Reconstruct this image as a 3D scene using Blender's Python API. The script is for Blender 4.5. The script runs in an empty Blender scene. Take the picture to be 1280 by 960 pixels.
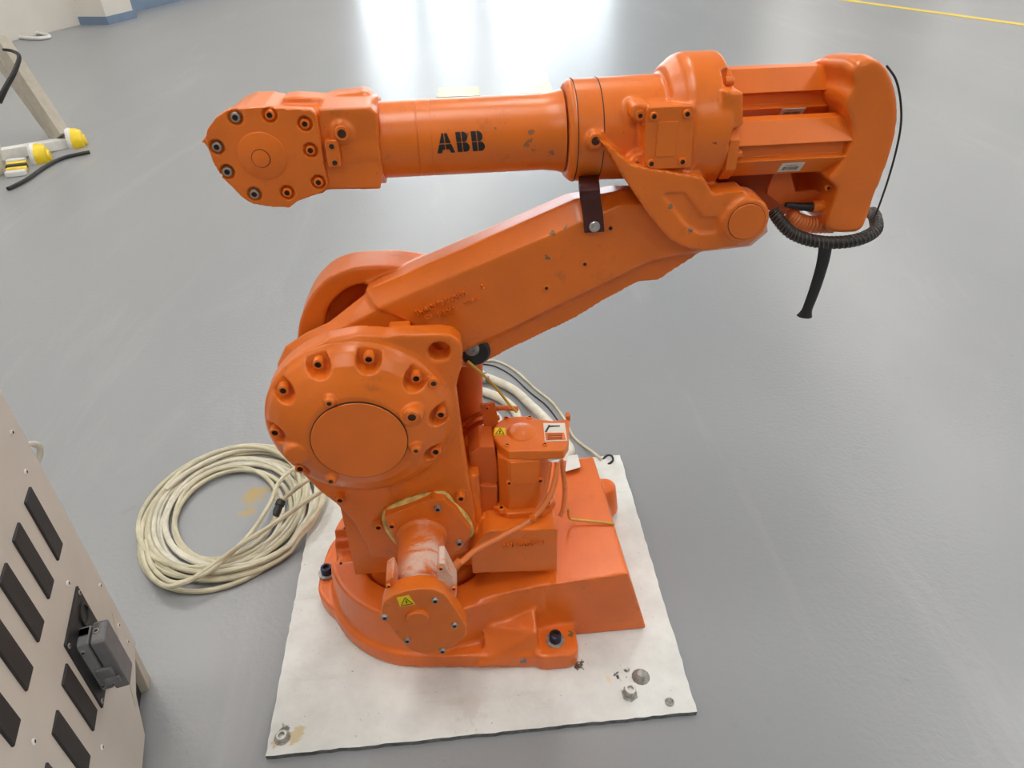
import bpy, bmesh, math, random
from mathutils import Vector, Matrix
random.seed(7)
R = math.radians
scene = bpy.context.scene
col = scene.collection

# ------------------------------------------------------------------ camera
F_PX, CAM_H = 887.0, 1.30
PITCH, ROLL, YAW = R(35), R(-1.5), R(4.5)
EYE = Vector((0, 0, CAM_H))
def ray(px, py):
    u, v = px - 640, py - 480
    c, s = math.cos(ROLL), math.sin(ROLL)
    u, v = c*u + s*v, -s*u + c*v
    dx, dy, dz = u, F_PX*math.cos(PITCH) - v*math.sin(PITCH), -F_PX*math.sin(PITCH) - v*math.cos(PITCH)
    c, s = math.cos(YAW), math.sin(YAW)
    return Vector((c*dx + s*dy, -s*dx + c*dy, dz))
def at(px, py, y):                       # measured point on the vertical plane at depth y
    d = ray(px, py); return EYE + d*(y/d.y)
def A(px, py, y):
    p = at(px, py, y); return (p.x, p.z)
def gnd(px, py, z=0.0):                  # measured point on a horizontal plane
    d = ray(px, py); return EYE + d*((z - CAM_H)/d.z)
cam_d = bpy.data.cameras.new('camera'); cam = bpy.data.objects.new('camera', cam_d); col.objects.link(cam)
fw = ray(640, 480).normalized(); rt = (ray(641, 480) - ray(640, 480)).normalized(); dn = (ray(640, 481) - ray(640, 480)).normalized()
cam.matrix_world = Matrix(((rt.x, -dn.x, -fw.x, EYE.x), (rt.y, -dn.y, -fw.y, EYE.y), (rt.z, -dn.z, -fw.z, EYE.z), (0, 0, 0, 1)))
cam_d.sensor_width = 36; cam_d.lens = F_PX/1280*36; cam_d.clip_start = 0.02; cam_d.clip_end = 200
scene.camera = cam
# ------------------------------------------------------------------ world, exposure
W = bpy.data.worlds.new('world'); scene.world = W; W.use_nodes = True
W.node_tree.nodes['Background'].inputs[0].default_value = (0.8, 0.88, 1.0, 1); W.node_tree.nodes['Background'].inputs[1].default_value = 0.3
vs = scene.view_settings
vs.view_transform = 'Standard'; vs.look = 'None'; vs.gamma = 1; vs.use_curve_mapping = False
vs.exposure = 0.34
LAMP_POWER = 17.0                        # emission of the ceiling lamp diffusers

# ------------------------------------------------------------------ materials
def srgb(r, g, b):
    f = lambda c: (c/255/12.92) if c/255 <= .04045 else ((c/255 + .055)/1.055)**2.4
    return (f(r), f(g), f(b), 1)
class NT:
    def __init__(s, name):
        s.m = bpy.data.materials.new(name); s.m.use_nodes = True; s.t = s.m.node_tree; s.n = s.t.nodes; s.b = s.n['Principled BSDF']
    def new(s, typ, **kw):
        x = s.n.new(typ)
        for k, v in kw.items(): setattr(x, k, v)
        return x
    def link(s, a, b): s.t.links.new(a, b)
    def noise(s, scale, detail=3, rough=.55, dist=0.0, mapscale=None, coord=None):
        tc = s.new('ShaderNodeTexCoord'); n = s.new('ShaderNodeTexNoise')
        n.inputs['Scale'].default_value = scale; n.inputs['Detail'].default_value = detail
        n.inputs['Roughness'].default_value = rough; n.inputs['Distortion'].default_value = dist
        if mapscale:
            mp = s.new('ShaderNodeMapping'); mp.inputs['Scale'].default_value = mapscale
            s.link(tc.outputs['Object'], mp.inputs[0]); s.link(mp.outputs[0], n.inputs['Vector'])
        else: s.link(tc.outputs['Object'], n.inputs['Vector'])
        return n.outputs['Fac']
    def ramp(s, fac, stops):
        r = s.new('ShaderNodeValToRGB'); e = r.color_ramp.elements
        e[0].position, e[0].color = stops[0]; e[1].position, e[1].color = stops[-1]
        for p, c in stops[1:-1]:
            x = e.new(p); x.color = c
        s.link(fac, r.inputs[0]); return r.outputs[0]
    def mix(s, fac, a, b):
        m = s.new('ShaderNodeMix', data_type='RGBA')
        for sock, v in ((m.inputs[0], fac), (m.inputs[6], a), (m.inputs[7], b)):
            if hasattr(v, 'is_linked') or hasattr(v, 'links'): s.link(v, sock)
            else: sock.default_value = v
        return m.outputs[2]
    def bump(s, fac, strength, dist=.001):
        b = s.new('ShaderNodeBump'); b.inputs['Strength'].default_value = strength; b.inputs['Distance'].default_value = dist
        s.link(fac, b.inputs['Height']); s.link(b.outputs[0], s.b.inputs['Normal']); return b
    def blob(s, centre, radius, wob=0.55, nscale=None, soft=.12):
        """0..1 mask of an irregular patch around a world point"""
        tc = s.new('ShaderNodeTexCoord'); n = s.new('ShaderNodeTexNoise'); n.inputs['Scale'].default_value = nscale or .45/radius; n.inputs['Detail'].default_value = 5; n.inputs['Roughness'].default_value = .68
        s.link(tc.outputs['Object'], n.inputs['Vector'])
        w = s.new('ShaderNodeVectorMath', operation='MULTIPLY_ADD'); s.link(n.outputs['Color'], w.inputs[0]); k = radius*wob*8; w.inputs[1].default_value = (k, k, k); w.inputs[2].default_value = (-k*.5, -k*.5, -k*.5)
        ad = s.new('ShaderNodeVectorMath', operation='ADD'); s.link(tc.outputs['Object'], ad.inputs[0]); s.link(w.outputs[0], ad.inputs[1])
        v = s.new('ShaderNodeVectorMath', operation='DISTANCE'); s.link(ad.outputs[0], v.inputs[0]); v.inputs[1].default_value = centre
        mr = s.new('ShaderNodeMapRange'); s.link(v.outputs['Value'], mr.inputs[0])
        mr.inputs[1].default_value = radius*(1 + soft); mr.inputs[2].default_value = radius*(1 - soft); mr.inputs[3].default_value = 0; mr.inputs[4].default_value = 1
        return mr.outputs[0]
    def mul(s, a, b):
        m = s.new('ShaderNodeMath', operation='MULTIPLY')
        for k, v in enumerate((a, b)):
            if isinstance(v, (int, float)): m.inputs[k].default_value = v
            else: s.link(v, m.inputs[k])
        return m.outputs[0]
    def add(s, a, b):
        m = s.new('ShaderNodeMath', operation='ADD', use_clamp=True); s.link(a, m.inputs[0]); s.link(b, m.inputs[1]); return m.outputs[0]
    def rough(s, v): s.b.inputs['Roughness'].default_value = v
    def col(s, c):
        if hasattr(c, 'links'): s.link(c, s.b.inputs['Base Color'])
        else: s.b.inputs['Base Color'].default_value = c
def simple(name, c, rough=.5, metal=0, var=0.12, nscale=30, bump=0, bscale=200):
    t = NT(name); t.rough(rough); t.b.inputs['Metallic'].default_value = metal
    if var:
        d = tuple(x*(1 - var) for x in c[:3]) + (1,); l = tuple(min(1, x*(1 + var)) for x in c[:3]) + (1,)
        t.col(t.ramp(t.noise(nscale), [(.3, d), (.7, l)]))
    else: t.col(c)
    if bump: t.bump(t.noise(bscale, 2), bump)
    return t.m
def emis(name, c, strength):
    t = NT(name); t.col(c); t.b.inputs['Emission Color'].default_value = c; t.b.inputs['Emission Strength'].default_value = strength; return t.m
ORANGE = (0.78, 0.174, 0.015, 1)
def orange(name, base=ORANGE, rough=.27, grime=.5, chips=(), bump=.12):
    t = NT(name)
    c = t.ramp(t.noise(9, 4), [(.3, tuple(x*.90 for x in base[:3]) + (1,)), (.7, tuple(min(1, x*1.08) for x in base[:3]) + (1,))])
    g = t.ramp(t.noise(26, 6, .7), [(.60, (0, 0, 0, 1)), (.80, (grime, grime, grime, 1))])
    c = t.mix(g, c, (.22, .085, .03, 1))
    sp = t.ramp(t.noise(190, 2), [(.70, (0, 0, 0, 1)), (.76, (.75*grime,)*3 + (1,))])
    c = t.mix(sp, c, (.14, .06, .03, 1))
    for centre, rad, cc in chips: c = t.mix(t.blob(centre, rad), c, cc)
    t.col(c)
    r = t.ramp(t.noise(40, 3), [(.3, (max(.29, rough),)*3 + (1,)), (.7, (max(.31, rough*1.2),)*3 + (1,))]); t.link(r, t.b.inputs['Roughness'])
    t.bump(t.noise(330, 2), bump, .0006)
    return t.m
M = {}
M['orange'] = orange('orange_paint')
M['orange_clean'] = orange('orange_paint_clean', rough=.30, grime=.12, bump=.06)
M['orange_dull'] = orange('orange_paint_dull', base=(.64, .125, .014, 1), rough=.5, grime=.7)
M['orange_cable'] = orange('orange_cable_paint', base=(.74, .20, .05, 1), rough=.4, grime=.7)
M['black'] = simple('black_rubber', (.012, .012, .013, 1), .45, var=.2)
M['black_print'] = simple('black_print', (.012, .011, .012, 1), .5, var=0)
M['hole'] = simple('dark_bore', (.02, .012, .01, 1), .7, var=0)
M['socket'] = simple('screw_socket', (.07, .025, .012, 1), .6, var=0)
M['steel'] = simple('zinc_steel', (.52, .52, .50, 1), .35, metal=.9, var=.2)
M['steel_dull'] = simple('dull_steel', (.36, .35, .33, 1), .5, metal=.7, var=.35, nscale=120)
M['bluebolt'] = simple('blued_steel_bolt', (.03, .045, .09, 1), .3, metal=.7, var=.3, nscale=90)
M['leather'] = simple('dark_red_rubber', (.060, .010, .008, 1), .30, var=.25)
M['cable'] = simple('cream_cable', srgb(202, 196, 170), .45, var=.16, nscale=22)
M['cable2'] = simple('pale_grey_cable', srgb(212, 208, 192), .45, var=.14, nscale=30)
M['yellow_wire'] = simple('yellow_wire', srgb(200, 165, 60), .45, var=.2)
M['white_wear'] = simple('white_plastic', srgb(225, 225, 222), .5, var=.06)
M['seal'] = simple('yellow_sealant', srgb(216, 188, 112), .55, var=.3, nscale=60, bump=.4, bscale=160)
M['yellow'] = simple('yellow_sticker', srgb(245, 215, 20), .4, var=.03)
M['label'] = simple('white_label', srgb(222, 220, 210), .5, var=.05)
M['label_orange'] = simple('orange_label_print', srgb(235, 120, 40), .5, var=.03)
M['cream'] = simple('cream_enamel', srgb(208, 204, 194), .45, var=.05, nscale=6)
M['louvre'] = simple('dark_louvre', srgb(42, 42, 43), .6, var=.08, bump=.3)
M['greyplug'] = simple('grey_plug_housing', srgb(112, 113, 116), .45, var=.12)
M['darkplate'] = simple('black_plate', srgb(30, 31, 34), .5, var=.1)
M['beige'] = simple('beige_steel', srgb(190, 182, 168), .5, var=.08)
M['caster'] = simple('yellow_plastic', srgb(245, 212, 40), .35, var=.08)
M['wall'] = simple('white_wall', srgb(225, 220, 212), .7, var=.04, nscale=2)
M['bluetrim'] = simple('blue_grey_skirting', srgb(120, 140, 165), .5, var=.08, nscale=3)
M['ceil'] = simple('ceiling_sheet', srgb(205, 208, 212), .8, var=.04, nscale=1)
M['lampbody'] = simple('lamp_housing', srgb(210, 210, 208), .4, var=.03)
M['lamp'] = emis('lamp_diffuser', (1, .955, .89, 1), LAMP_POWER)
# grey epoxy floor: orange-peel relief, faint dusty streaks
t = NT('epoxy_floor')
n1 = t.noise(.8, 4, .6, .6, (1.0, .35, 1)); n2 = t.noise(14, 4)
c = t.ramp(n1, [(.28, (.265, .280, .298, 1)), (.72, (.305, .318, .330, 1))])
st = t.ramp(t.noise(1.1, 6, .7, 1.2, (1.6, .28, 1)), [(.56, (0, 0, 0, 1)), (.78, (.5, .5, .5, 1))]); c = t.mix(st, c, (.42, .43, .44, 1))
sp = t.ramp(n2, [(.66, (0, 0, 0, 1)), (.8, (.25, .25, .25, 1))]); c = t.mix(sp, c, (.16, .16, .155, 1))
for px, py, rr in ((318, 618, .03), (308, 640, .016)): c = t.mix(t.blob(tuple(gnd(px, py)), rr, soft=.5), c, (.42, .30, .10, 1))
t.col(c); t.rough(.31)
t.bump(t.noise(85, 2, .5, .5), .24, .003); M['floor'] = t.m
# white painted steel plate with chips
t = NT('white_plate_paint')
c = t.ramp(t.noise(7, 5, .65), [(.3, srgb(205, 208, 205)), (.7, srgb(232, 236, 234))])
d = t.ramp(t.noise(95, 4, .7), [(.66, (0, 0, 0, 1)), (.73, (.75, .75, .75, 1))]); c = t.mix(d, c, srgb(120, 116, 108))
st = t.ramp(t.noise(5, 5, .6, .3, (1, 4, 1)), [(.58, (0, 0, 0, 1)), (.8, (.4, .4, .4, 1))]); c = t.mix(st, c, srgb(176, 168, 150))
for px, py, rr, cc in ((762, 846, .010, (225, 215, 185)), (770, 842, .008, (50, 48, 50)), (775, 852, .006, (50, 48, 50)), (740, 842, .004, (50, 48, 50)), (755, 829, .004, (50, 48, 50)),
                       (785, 838, .012, (92, 90, 92)), (800, 842, .012, (150, 150, 150)), (748, 852, .004, (50, 48, 50)), (355, 910, .013, (110, 108, 110)), (345, 922, .014, (205, 190, 160)),
                       (722, 830, .014, (84, 66, 48)), (728, 818, .008, (110, 90, 66)), (370, 915, .014, (205, 192, 158)), (548, 867, .003, (70, 60, 55)), (433, 893, .003, (60, 55, 50)), (590, 880, .03, (212, 211, 206))):
    c = t.mix(t.blob(tuple(gnd(px, py, .02)), rr), c, srgb(*cc))
t.col(c); t.rough(.5); t.bump(t.noise(60, 5, .7), .35, .002); M['plate'] = t.m
M['plate_edge'] = simple('bare_plate_edge', srgb(104, 106, 108), .5, var=.45, nscale=70)
# shoulder motor: orange with scraped whitish paint
t = NT('scraped_motor_paint')
tc = None
w = t.ramp(t.noise(20, 6, .75, .6, (.55, 1, 1)), [(.40, (0, 0, 0, 1)), (.52, (.85, .85, .85, 1))])
msk = t.blob(tuple(at(545, 690, .82)), .080, wob=.2, nscale=25, soft=.3)
c = t.mix(t.mul(w, msk), (.74, .165, .018, 1), srgb(222, 204, 190))
y = t.ramp(t.noise(17, 5, .7, .5, (1, 1.6, 1)), [(.60, (0, 0, 0, 1)), (.66, (.9, .9, .9, 1))])
msk2 = t.blob(tuple(at(520, 725, .77)), .05, wob=.25, nscale=25, soft=.4)
c = t.mix(t.mul(y, msk2), c, srgb(222, 190, 110))
t.col(c); t.rough(.45); t.bump(t.noise(120, 4, .7), .3, .001); M['scraped'] = t.m

# ------------------------------------------------------------------ mesh helpers
def loft(bm, rings, cap=True):
    vr = [[bm.verts.new(p) for p in r] for r in rings]
    n = len(vr[0])
    for a, b in zip(vr, vr[1:]):
        for i in range(n): bm.faces.new((a[i], a[(i+1) % n], b[(i+1) % n], b[i]))
    if cap:
        bm.faces.new(vr[0]); bm.faces.new(vr[-1])
    return vr
def BM(fn, *a, **k):
    bm = bmesh.new(); fn(bm, *a, **k); bmesh.ops.recalc_face_normals(bm, faces=bm.faces); return bm
def prism_y(bm, xz, y0, y1, top=None):          # outline in x,z pushed along y; top = other outline at y1
    b = top or xz
    loft(bm, [[(x, y0, z) for x, z in xz], [(x, y1, z) for x, z in b]])
def prism_z(bm, xy, z0, z1, top=None):
    b = top or xy
    loft(bm, [[(x, y, z0) for x, y in xy], [(x, y, z1) for x, y in b]])
def prism_x(bm, yz, x0, x1, top=None):
    b = top or yz
    loft(bm, [[(x0, y, z) for y, z in yz], [(x1, y, z) for y, z in b]])
def frame(ax):
    ax = Vector(ax).normalized(); h = Vector((0, 0, 1)) if abs(ax.z) < .9 else Vector((1, 0, 0))
    u = ax.cross(h).normalized(); return ax, u, ax.cross(u).normalized()
def lathe(bm, o, ax, prof, n=32, ph=0.0):       # prof: (along, radius)
    ax, u, v = frame(ax); o = Vector(o)
    loft(bm, [[o + ax*t + (u*math.cos(ph + 2*math.pi*k/n) + v*math.sin(ph + 2*math.pi*k/n))*max(r, 1e-5) for k in range(n)] for t, r in prof])
def cyl(bm, p0, p1, r0, r1=None, n=24):
    p0, p1 = Vector(p0), Vector(p1); lathe(bm, p0, p1 - p0, [(0, r0), ((p1 - p0).length, r0 if r1 is None else r1)], n)
def box(bm, c, s, rot=None):
    x, y, z = (k/2 for k in s); pts = [Vector((a*x, b*y, 0)) for a, b in ((-1, -1), (1, -1), (1, 1), (-1, 1))]
    m = rot or Matrix.Identity(3); c = Vector(c)
    loft(bm, [[c + m @ (p + Vector((0, 0, -z))) for p in pts], [c + m @ (p + Vector((0, 0, z))) for p in pts]])
def spline(P, k=8, closed=False):
    P = [Vector(p) for p in P]; n = len(P); out = []
    rng = range(n) if closed else range(n - 1)
    for i in rng:
        g = (lambda j: P[j % n]) if closed else (lambda j: P[min(max(j, 0), n-1)])
        p0, p1, p2, p3 = g(i-1), g(i), g(i+1), g(i+2)
        for j in range(k):
            s = j/k; out.append(.5*((2*p1) + (p2 - p0)*s + (2*p0 - 5*p1 + 4*p2 - p3)*s*s + (3*p1 - p0 - 3*p2 + p3)*s**3))
    if not closed: out.append(P[-1])
    return out
def smooth2(pts, k=4): return [(p.x, p.y) for p in spline([(a, b, 0) for a, b in pts], k, True)]
def tube(bm, path, r, n=10, closed=False, flat=None, rfun=None):
    path = [Vector(p) for p in path]; rings = []; u = None
    for i, p in enumerate(path):
        a = path[max(i-1, 0)]; b = path[min(i+1, len(path)-1)]; tg = (b - a).normalized()
        if u is None: _, u, _ = frame(tg)
        u = (u - tg*u.dot(tg)).normalized(); v = tg.cross(u)
        rr = rfun(i/(len(path)-1)) if rfun else r
        rings.append([p + u*math.cos(2*math.pi*k/n)*rr + v*math.sin(2*math.pi*k/n)*rr*(flat or 1) for k in range(n)])
    loft(bm, rings)
def round_rect(x0, x1, z0, z1, r, n=5):
    out = []
    for cx, cz, a in ((x1-r, z1-r, 0), (x0+r, z1-r, 90), (x0+r, z0+r, 180), (x1-r, z0+r, 270)):
        for k in range(n+1): b = R(a + 90*k/n); out.append((cx + r*math.cos(b), cz + r*math.sin(b)))
    return out
def circle2(cx, cz, r, n=40): return [(cx + r*math.cos(2*math.pi*k/n), cz + r*math.sin(2*math.pi*k/n)) for k in range(n)]
def ring_bm(px_pts, y): return [A(a, b, y) for a, b in px_pts]

def to_mesh(bm, name):
    me = bpy.data.meshes.new(name); bm.to_mesh(me); bm.free(); return me
def finish(me, ang=35):
    me.polygons.foreach_set('use_smooth', [True]*len(me.polygons)); me.set_sharp_from_angle(angle=R(ang))
def link(o, parent=None):
    col.objects.link(o)
    if parent is not None:
        o.parent = parent
        if parent.type == 'EMPTY': o.matrix_parent_inverse = Matrix.Translation(parent.location).inverted() if not any(parent.rotation_euler) else parent.matrix_basis.inverted()
        else: o.matrix_parent_inverse = parent.get('_w') and Matrix() or Matrix()
    return o
def mk(name, bm, mat, parent=None, bevel=0, seg=2, ang=35):
    bmesh.ops.recalc_face_normals(bm, faces=bm.faces)
    me = to_mesh(bm, name); me.materials.append(M[mat]); finish(me, ang)
    o = bpy.data.objects.new(name, me); link(o, parent)
    if bevel:
        b = o.modifiers.new('bevel', 'BEVEL'); b.width = bevel; b.segments = seg; b.limit_method = 'ANGLE'; b.angle_limit = R(30); b.harden_normals = True
    return o
def ev(o):
    dg = bpy.context.evaluated_depsgraph_get(); dg.update()
    return bpy.data.meshes.new_from_object(o.evaluated_get(dg))
def union_mesh(bms, cuts=(), voxel=None, iters=0, pre=True):
    """one solid casting out of overlapping solids: union, cut, re-surface, soften"""
    objs = [bpy.data.objects.new('t', to_mesh(b, 't')) for b in bms]; cutters = [bpy.data.objects.new('c', to_mesh(b, 'c')) for b in cuts]
    for o in objs + cutters: col.objects.link(o)
    base = objs[0]
    for o, op in [(x, 'UNION') for x in objs[1:]] + [(x, 'DIFFERENCE') for x in cutters]:
        m = base.modifiers.new('b', 'BOOLEAN'); m.operation = op; m.object = o; m.solver = 'MANIFOLD'
    if voxel:
        m = base.modifiers.new('r', 'REMESH'); m.mode = 'VOXEL'; m.voxel_size = voxel; m.adaptivity = 0
        if iters:
            m = base.modifiers.new('s', 'SMOOTH'); m.factor = .5; m.iterations = iters
    me = ev(base)
    for o in objs + cutters:
        d = o.data; bpy.data.objects.remove(o); bpy.data.meshes.remove(d)
    return me
def cast(name, bms, mat, parent=None, cuts=(), voxel=.0035, iters=4, ang=50):
    me = union_mesh(bms, cuts, voxel, iters); me.name = name
    me.materials.clear(); me.materials.append(M[mat]); finish(me, ang)
    return link(bpy.data.objects.new(name, me), parent)
def tag(o, label=None, cat=None, group=None, kind=None):
    for k, v in (('label', label), ('category', cat), ('group', group), ('kind', kind)):
        if v: o[k] = v
    return o
def empty(name, loc, label, cat, group=None):
    o = bpy.data.objects.new(name, None); o.location = loc; o.empty_display_size = .05; col.objects.link(o); return tag(o, label, cat, group)
def struct(name, bm, mat, parent=None, bevel=0):
    o = mk(name, bm, mat, parent, bevel)
    if parent is None: o['kind'] = 'structure'
    return o
# screws: shared meshes, head along -Y
def screw_mesh(name, mat, hexr=.5, washer=False):
    bm = bmesh.new()
    prof = [(-.3, 1.0), (.75, 1.0), (.9, .93), (.95, .8), (.95, .58), (.45, .56), (.40, .0)]
    lathe(bm, (0, 0, 0), (0, -1, 0), prof, 16)
    if washer: lathe(bm, (0, 0, 0), (0, -1, 0), [(-.3, 1.5), (.02, 1.5), (.06, 1.4), (.06, 0)], 16)
    bmesh.ops.recalc_face_normals(bm, faces=bm.faces)
    me = to_mesh(bm, name); me.materials.append(M[mat]); me.materials.append(M['socket'])
    for f in me.polygons:
        if max(math.hypot(me.vertices[i].co.x, me.vertices[i].co.z) for i in f.vertices) < .59: f.material_index = 1
    finish(me, 40); return me
SCR = {k: screw_mesh('screw_' + k, m) for k, m in (('o', 'orange'), ('s', 'steel_dull'), ('b', 'bluebolt'), ('w', 'white_wear'))}
def dot_mesh():
    bm = bmesh.new(); lathe(bm, (0, 0, 0), (0, -1, 0), [(-.3, 1), (.12, 1), (.14, .9), (.14, 0)], 16); bmesh.ops.recalc_face_normals(bm, faces=bm.faces)
    me = to_mesh(bm, 'bore'); me.materials.append(M['hole']); finish(me, 40); return me
DOT = dot_mesh()
def screw(loc, r, parent, kind='o', nrm=(0, -1, 0), h=1.0, name='screw'):
    o = bpy.data.objects.new(name, SCR[kind] if kind != 'd' else DOT)
    q = Vector((0, -1, 0)).rotation_difference(Vector(nrm).normalized())
    o.rotation_mode = 'QUATERNION'; o.rotation_quaternion = q; o.location = loc; o.scale = (r, r*h, r)
    return link(o, parent)
def bore(loc, r, parent, nrm=(0, -1, 0)): return screw(loc, r, parent, 'd', nrm, 1, 'bore_hole')
def text_mesh(s, size, depth=.0006, bold=False):
    cu = bpy.data.curves.new('txt', 'FONT'); cu.body = s; cu.size = size; cu.extrude = depth; cu.align_x = 'CENTER'; cu.align_y = 'CENTER'
    if bold: cu.offset = size*.02
    cu.resolution_u = 2
    o = bpy.data.objects.new('txt', cu); col.objects.link(o); me = ev(o); bpy.data.objects.remove(o); bpy.data.curves.remove(cu); return me
def text(name, s, size, loc, xdir, ydir, mat, parent, depth=.0006, bold=False, sx=1):
    me = text_mesh(s, size, depth, bold); me.materials.clear(); me.materials.append(M[mat])
    o = bpy.data.objects.new(name, me); x = Vector(xdir).normalized(); y = Vector(ydir); y = (y - x*y.dot(x)).normalized(); z = x.cross(y)
    o.matrix_basis = Matrix(((x.x*sx, y.x, z.x, loc[0]), (x.y*sx, y.y, z.y, loc[1]), (x.z*sx, y.z, z.z, loc[2]), (0, 0, 0, 1)))
    return link(o, parent)
def patch(name, corners, mat, parent, thick=.0006):      # thin sticker: four 3-D corners
    c = [Vector(p) for p in corners]; n = (c[1]-c[0]).cross(c[3]-c[0]).normalized()*thick
    if n.dot(EYE - c[0]) < 0: n = -n
    bm = bmesh.new(); loft(bm, [[p - n*.5 for p in c], [p + n for p in c]]); return mk(name, bm, mat, parent)

# ================================================================== the hall
wdir = Vector((.267, .964, 0)).normalized(); wn = Vector((wdir.y, -wdir.x, 0)); w0 = Vector((-4.35, 10.9, 0))
def hp(a, b, z=0): p = w0 + wdir*a + wn*b; return (p.x, p.y, z)    # a along the left wall, b away from it
LA, LB, HT, WD = -24.0, 22.0, 5.6, 20.0
bm = bmesh.new(); loft(bm, [[hp(LA, -.2, -.05), hp(LA, WD+.2, -.05), hp(LB, WD+.2, -.05), hp(LB, -.2, -.05)], [hp(LA, -.2, 0), hp(LA, WD+.2, 0), hp(LB, WD+.2, 0), hp(LB, -.2, 0)]]); struct('floor', bm, 'floor')
bm = bmesh.new(); loft(bm, [[hp(LA, -.2, HT), hp(LA, WD+.2, HT), hp(LB, WD+.2, HT), hp(LB, -.2, HT)], [hp(LA, -.2, HT+.1), hp(LA, WD+.2, HT+.1), hp(LB, WD+.2, HT+.1), hp(LB, -.2, HT+.1)]]); struct('ceiling', bm, 'ceil')
def wall(name, a0, b0, a1, b1, z0=0, z1=HT, mat='wall'):
    bm = bmesh.new(); q = [(a0, b0), (a1, b0), (a1, b1), (a0, b1)]
    loft(bm, [[hp(a, b, z0) for a, b in q], [hp(a, b, z1) for a, b in q]]); return struct(name, bm, mat)
wall('wall_left', LA, -.2, LB, 0); wall('wall_right', LA, WD, LB, WD+.2); wall('wall_far', LB, -.2, LB+.2, WD+.2); wall('wall_near', LA-.2, -.2, LA, WD+.2)
wall('baseboard_left', .1, 0, LB, .03, 0, .18, 'bluetrim')
o = wall('trim_1', -.55, 0, .0, .38, .08, HT); o.name = 'wall_column'
o = wall('trim_1', -.57, 0, .02, .40, 0, .09, 'bluetrim'); 
# ceiling lamps: linear fixtures in rows along the hall
lamp_group = 'linear lamps under the hall ceiling'
bmh = bmesh.new(); box(bmh, (0, 0, .06), (.52, 2.4, .10)); me_h = to_mesh(bmh, 'lamp_housing'); me_h.materials.append(M['lampbody'])
bmd = bmesh.new(); box(bmd, (0, 0, 0), (.44, 2.3, .03)); me_d = to_mesh(bmd, 'lamp_diffuser'); me_d.materials.append(M['lamp'])
ang = -math.atan2(wdir.x, wdir.y)
for b in (2.6, 6.6, 11.5, 17.0):
    for a in (-13.5, -9, -5.2, -1.6, 2.2, 6.2, 10.4, 15.0, 19.5):
        if b == 6.6 and -5 < a < 25: continue        # lamps left out here: they would mirror as bright blobs in the floor
        r = empty('ceiling_lamp', hp(a, b, HT - .12), 'long white linear lamp fixed under the hall ceiling', 'lamp', lamp_group); r.rotation_euler = (0, 0, ang)
        for nm, me in (('housing', me_h), ('diffuser', me_d)):
            c = bpy.data.objects.new(nm, me); col.objects.link(c); c.parent = r
# tall daylight windows along the far part of the left wall and in the far wall
M['daylight'] = emis('daylight_glazing', (.86, .94, 1, 1), 3.3); M['mullion'] = simple('window_frame_paint', srgb(200, 202, 204), .5, var=.03)
def window(name, a0, b0, a1, b1, z0, z1):
    q = [(a0, b0), (a1, b0), (a1, b1), (a0, b1)]; b = bmesh.new(); loft(b, [[hp(x, y, z0) for x, y in q], [hp(x, y, z1) for x, y in q]]); w = struct(name, b, 'daylight')
    L = (a1 - a0) if a1 - a0 > b1 - b0 else (b1 - b0)
    for k in range(4):
        f = k/3; b = bmesh.new()
        if a1 - a0 > b1 - b0: box(b, hp(a0 + (a1-a0)*f, (b0+b1)/2, (z0+z1)/2), (.09, .09, z1-z0+.1))
        else: box(b, hp((a0+a1)/2, b0 + (b1-b0)*f, (z0+z1)/2), (.09, .09, z1-z0+.1))
        mk('window_frame', b, 'mullion', w)
window('window_1', 9.0, 0, 13.2, .05, .5, 5.35); window('window_2', 15.0, 0, 20.5, .05, .5, 5.35); window('window_3', LB-.05, .6, LB, 5.4, .5, 5.35)
# yellow line and worn yellow patches painted on the floor
def stripe(name, quad, mat, label, cat):
    bm = bmesh.new(); loft(bm, [[(p.x, p.y, .0005) for p in quad], [(p.x, p.y, .003) for p in quad]]); return tag(mk(name, bm, mat), label, cat)
la, lb = gnd(1055, 0), gnd(1280, 31); ld = (lb - la).normalized(); ln = Vector((-ld.y, ld.x, 0))*.06
stripe('floor_line', [la - ld*2.5 - ln, lb + ld*3 - ln, lb + ld*3 + ln, la - ld*2.5 + ln], 'yellow_floor' if 'yellow_floor' in M else 'yellow', 'yellow line painted across the grey hall floor', 'floor line')
M['worn'] = simple('worn_yellow_paint', (.46, .40, .16, 1), .3, var=.25, nscale=9)
stripe('floor_patch', [gnd(649, 118), gnd(692, 116), gnd(682, 90), gnd(650, 92)], 'worn', 'worn yellow paint patch on the floor behind the upper arm', 'floor mark')
stripe('floor_patch', [gnd(545, 122), gnd(600, 120), gnd(598, 108), gnd(548, 110)], 'worn', 'faint strip of worn yellow floor paint behind the black lettering', 'floor mark')

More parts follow.
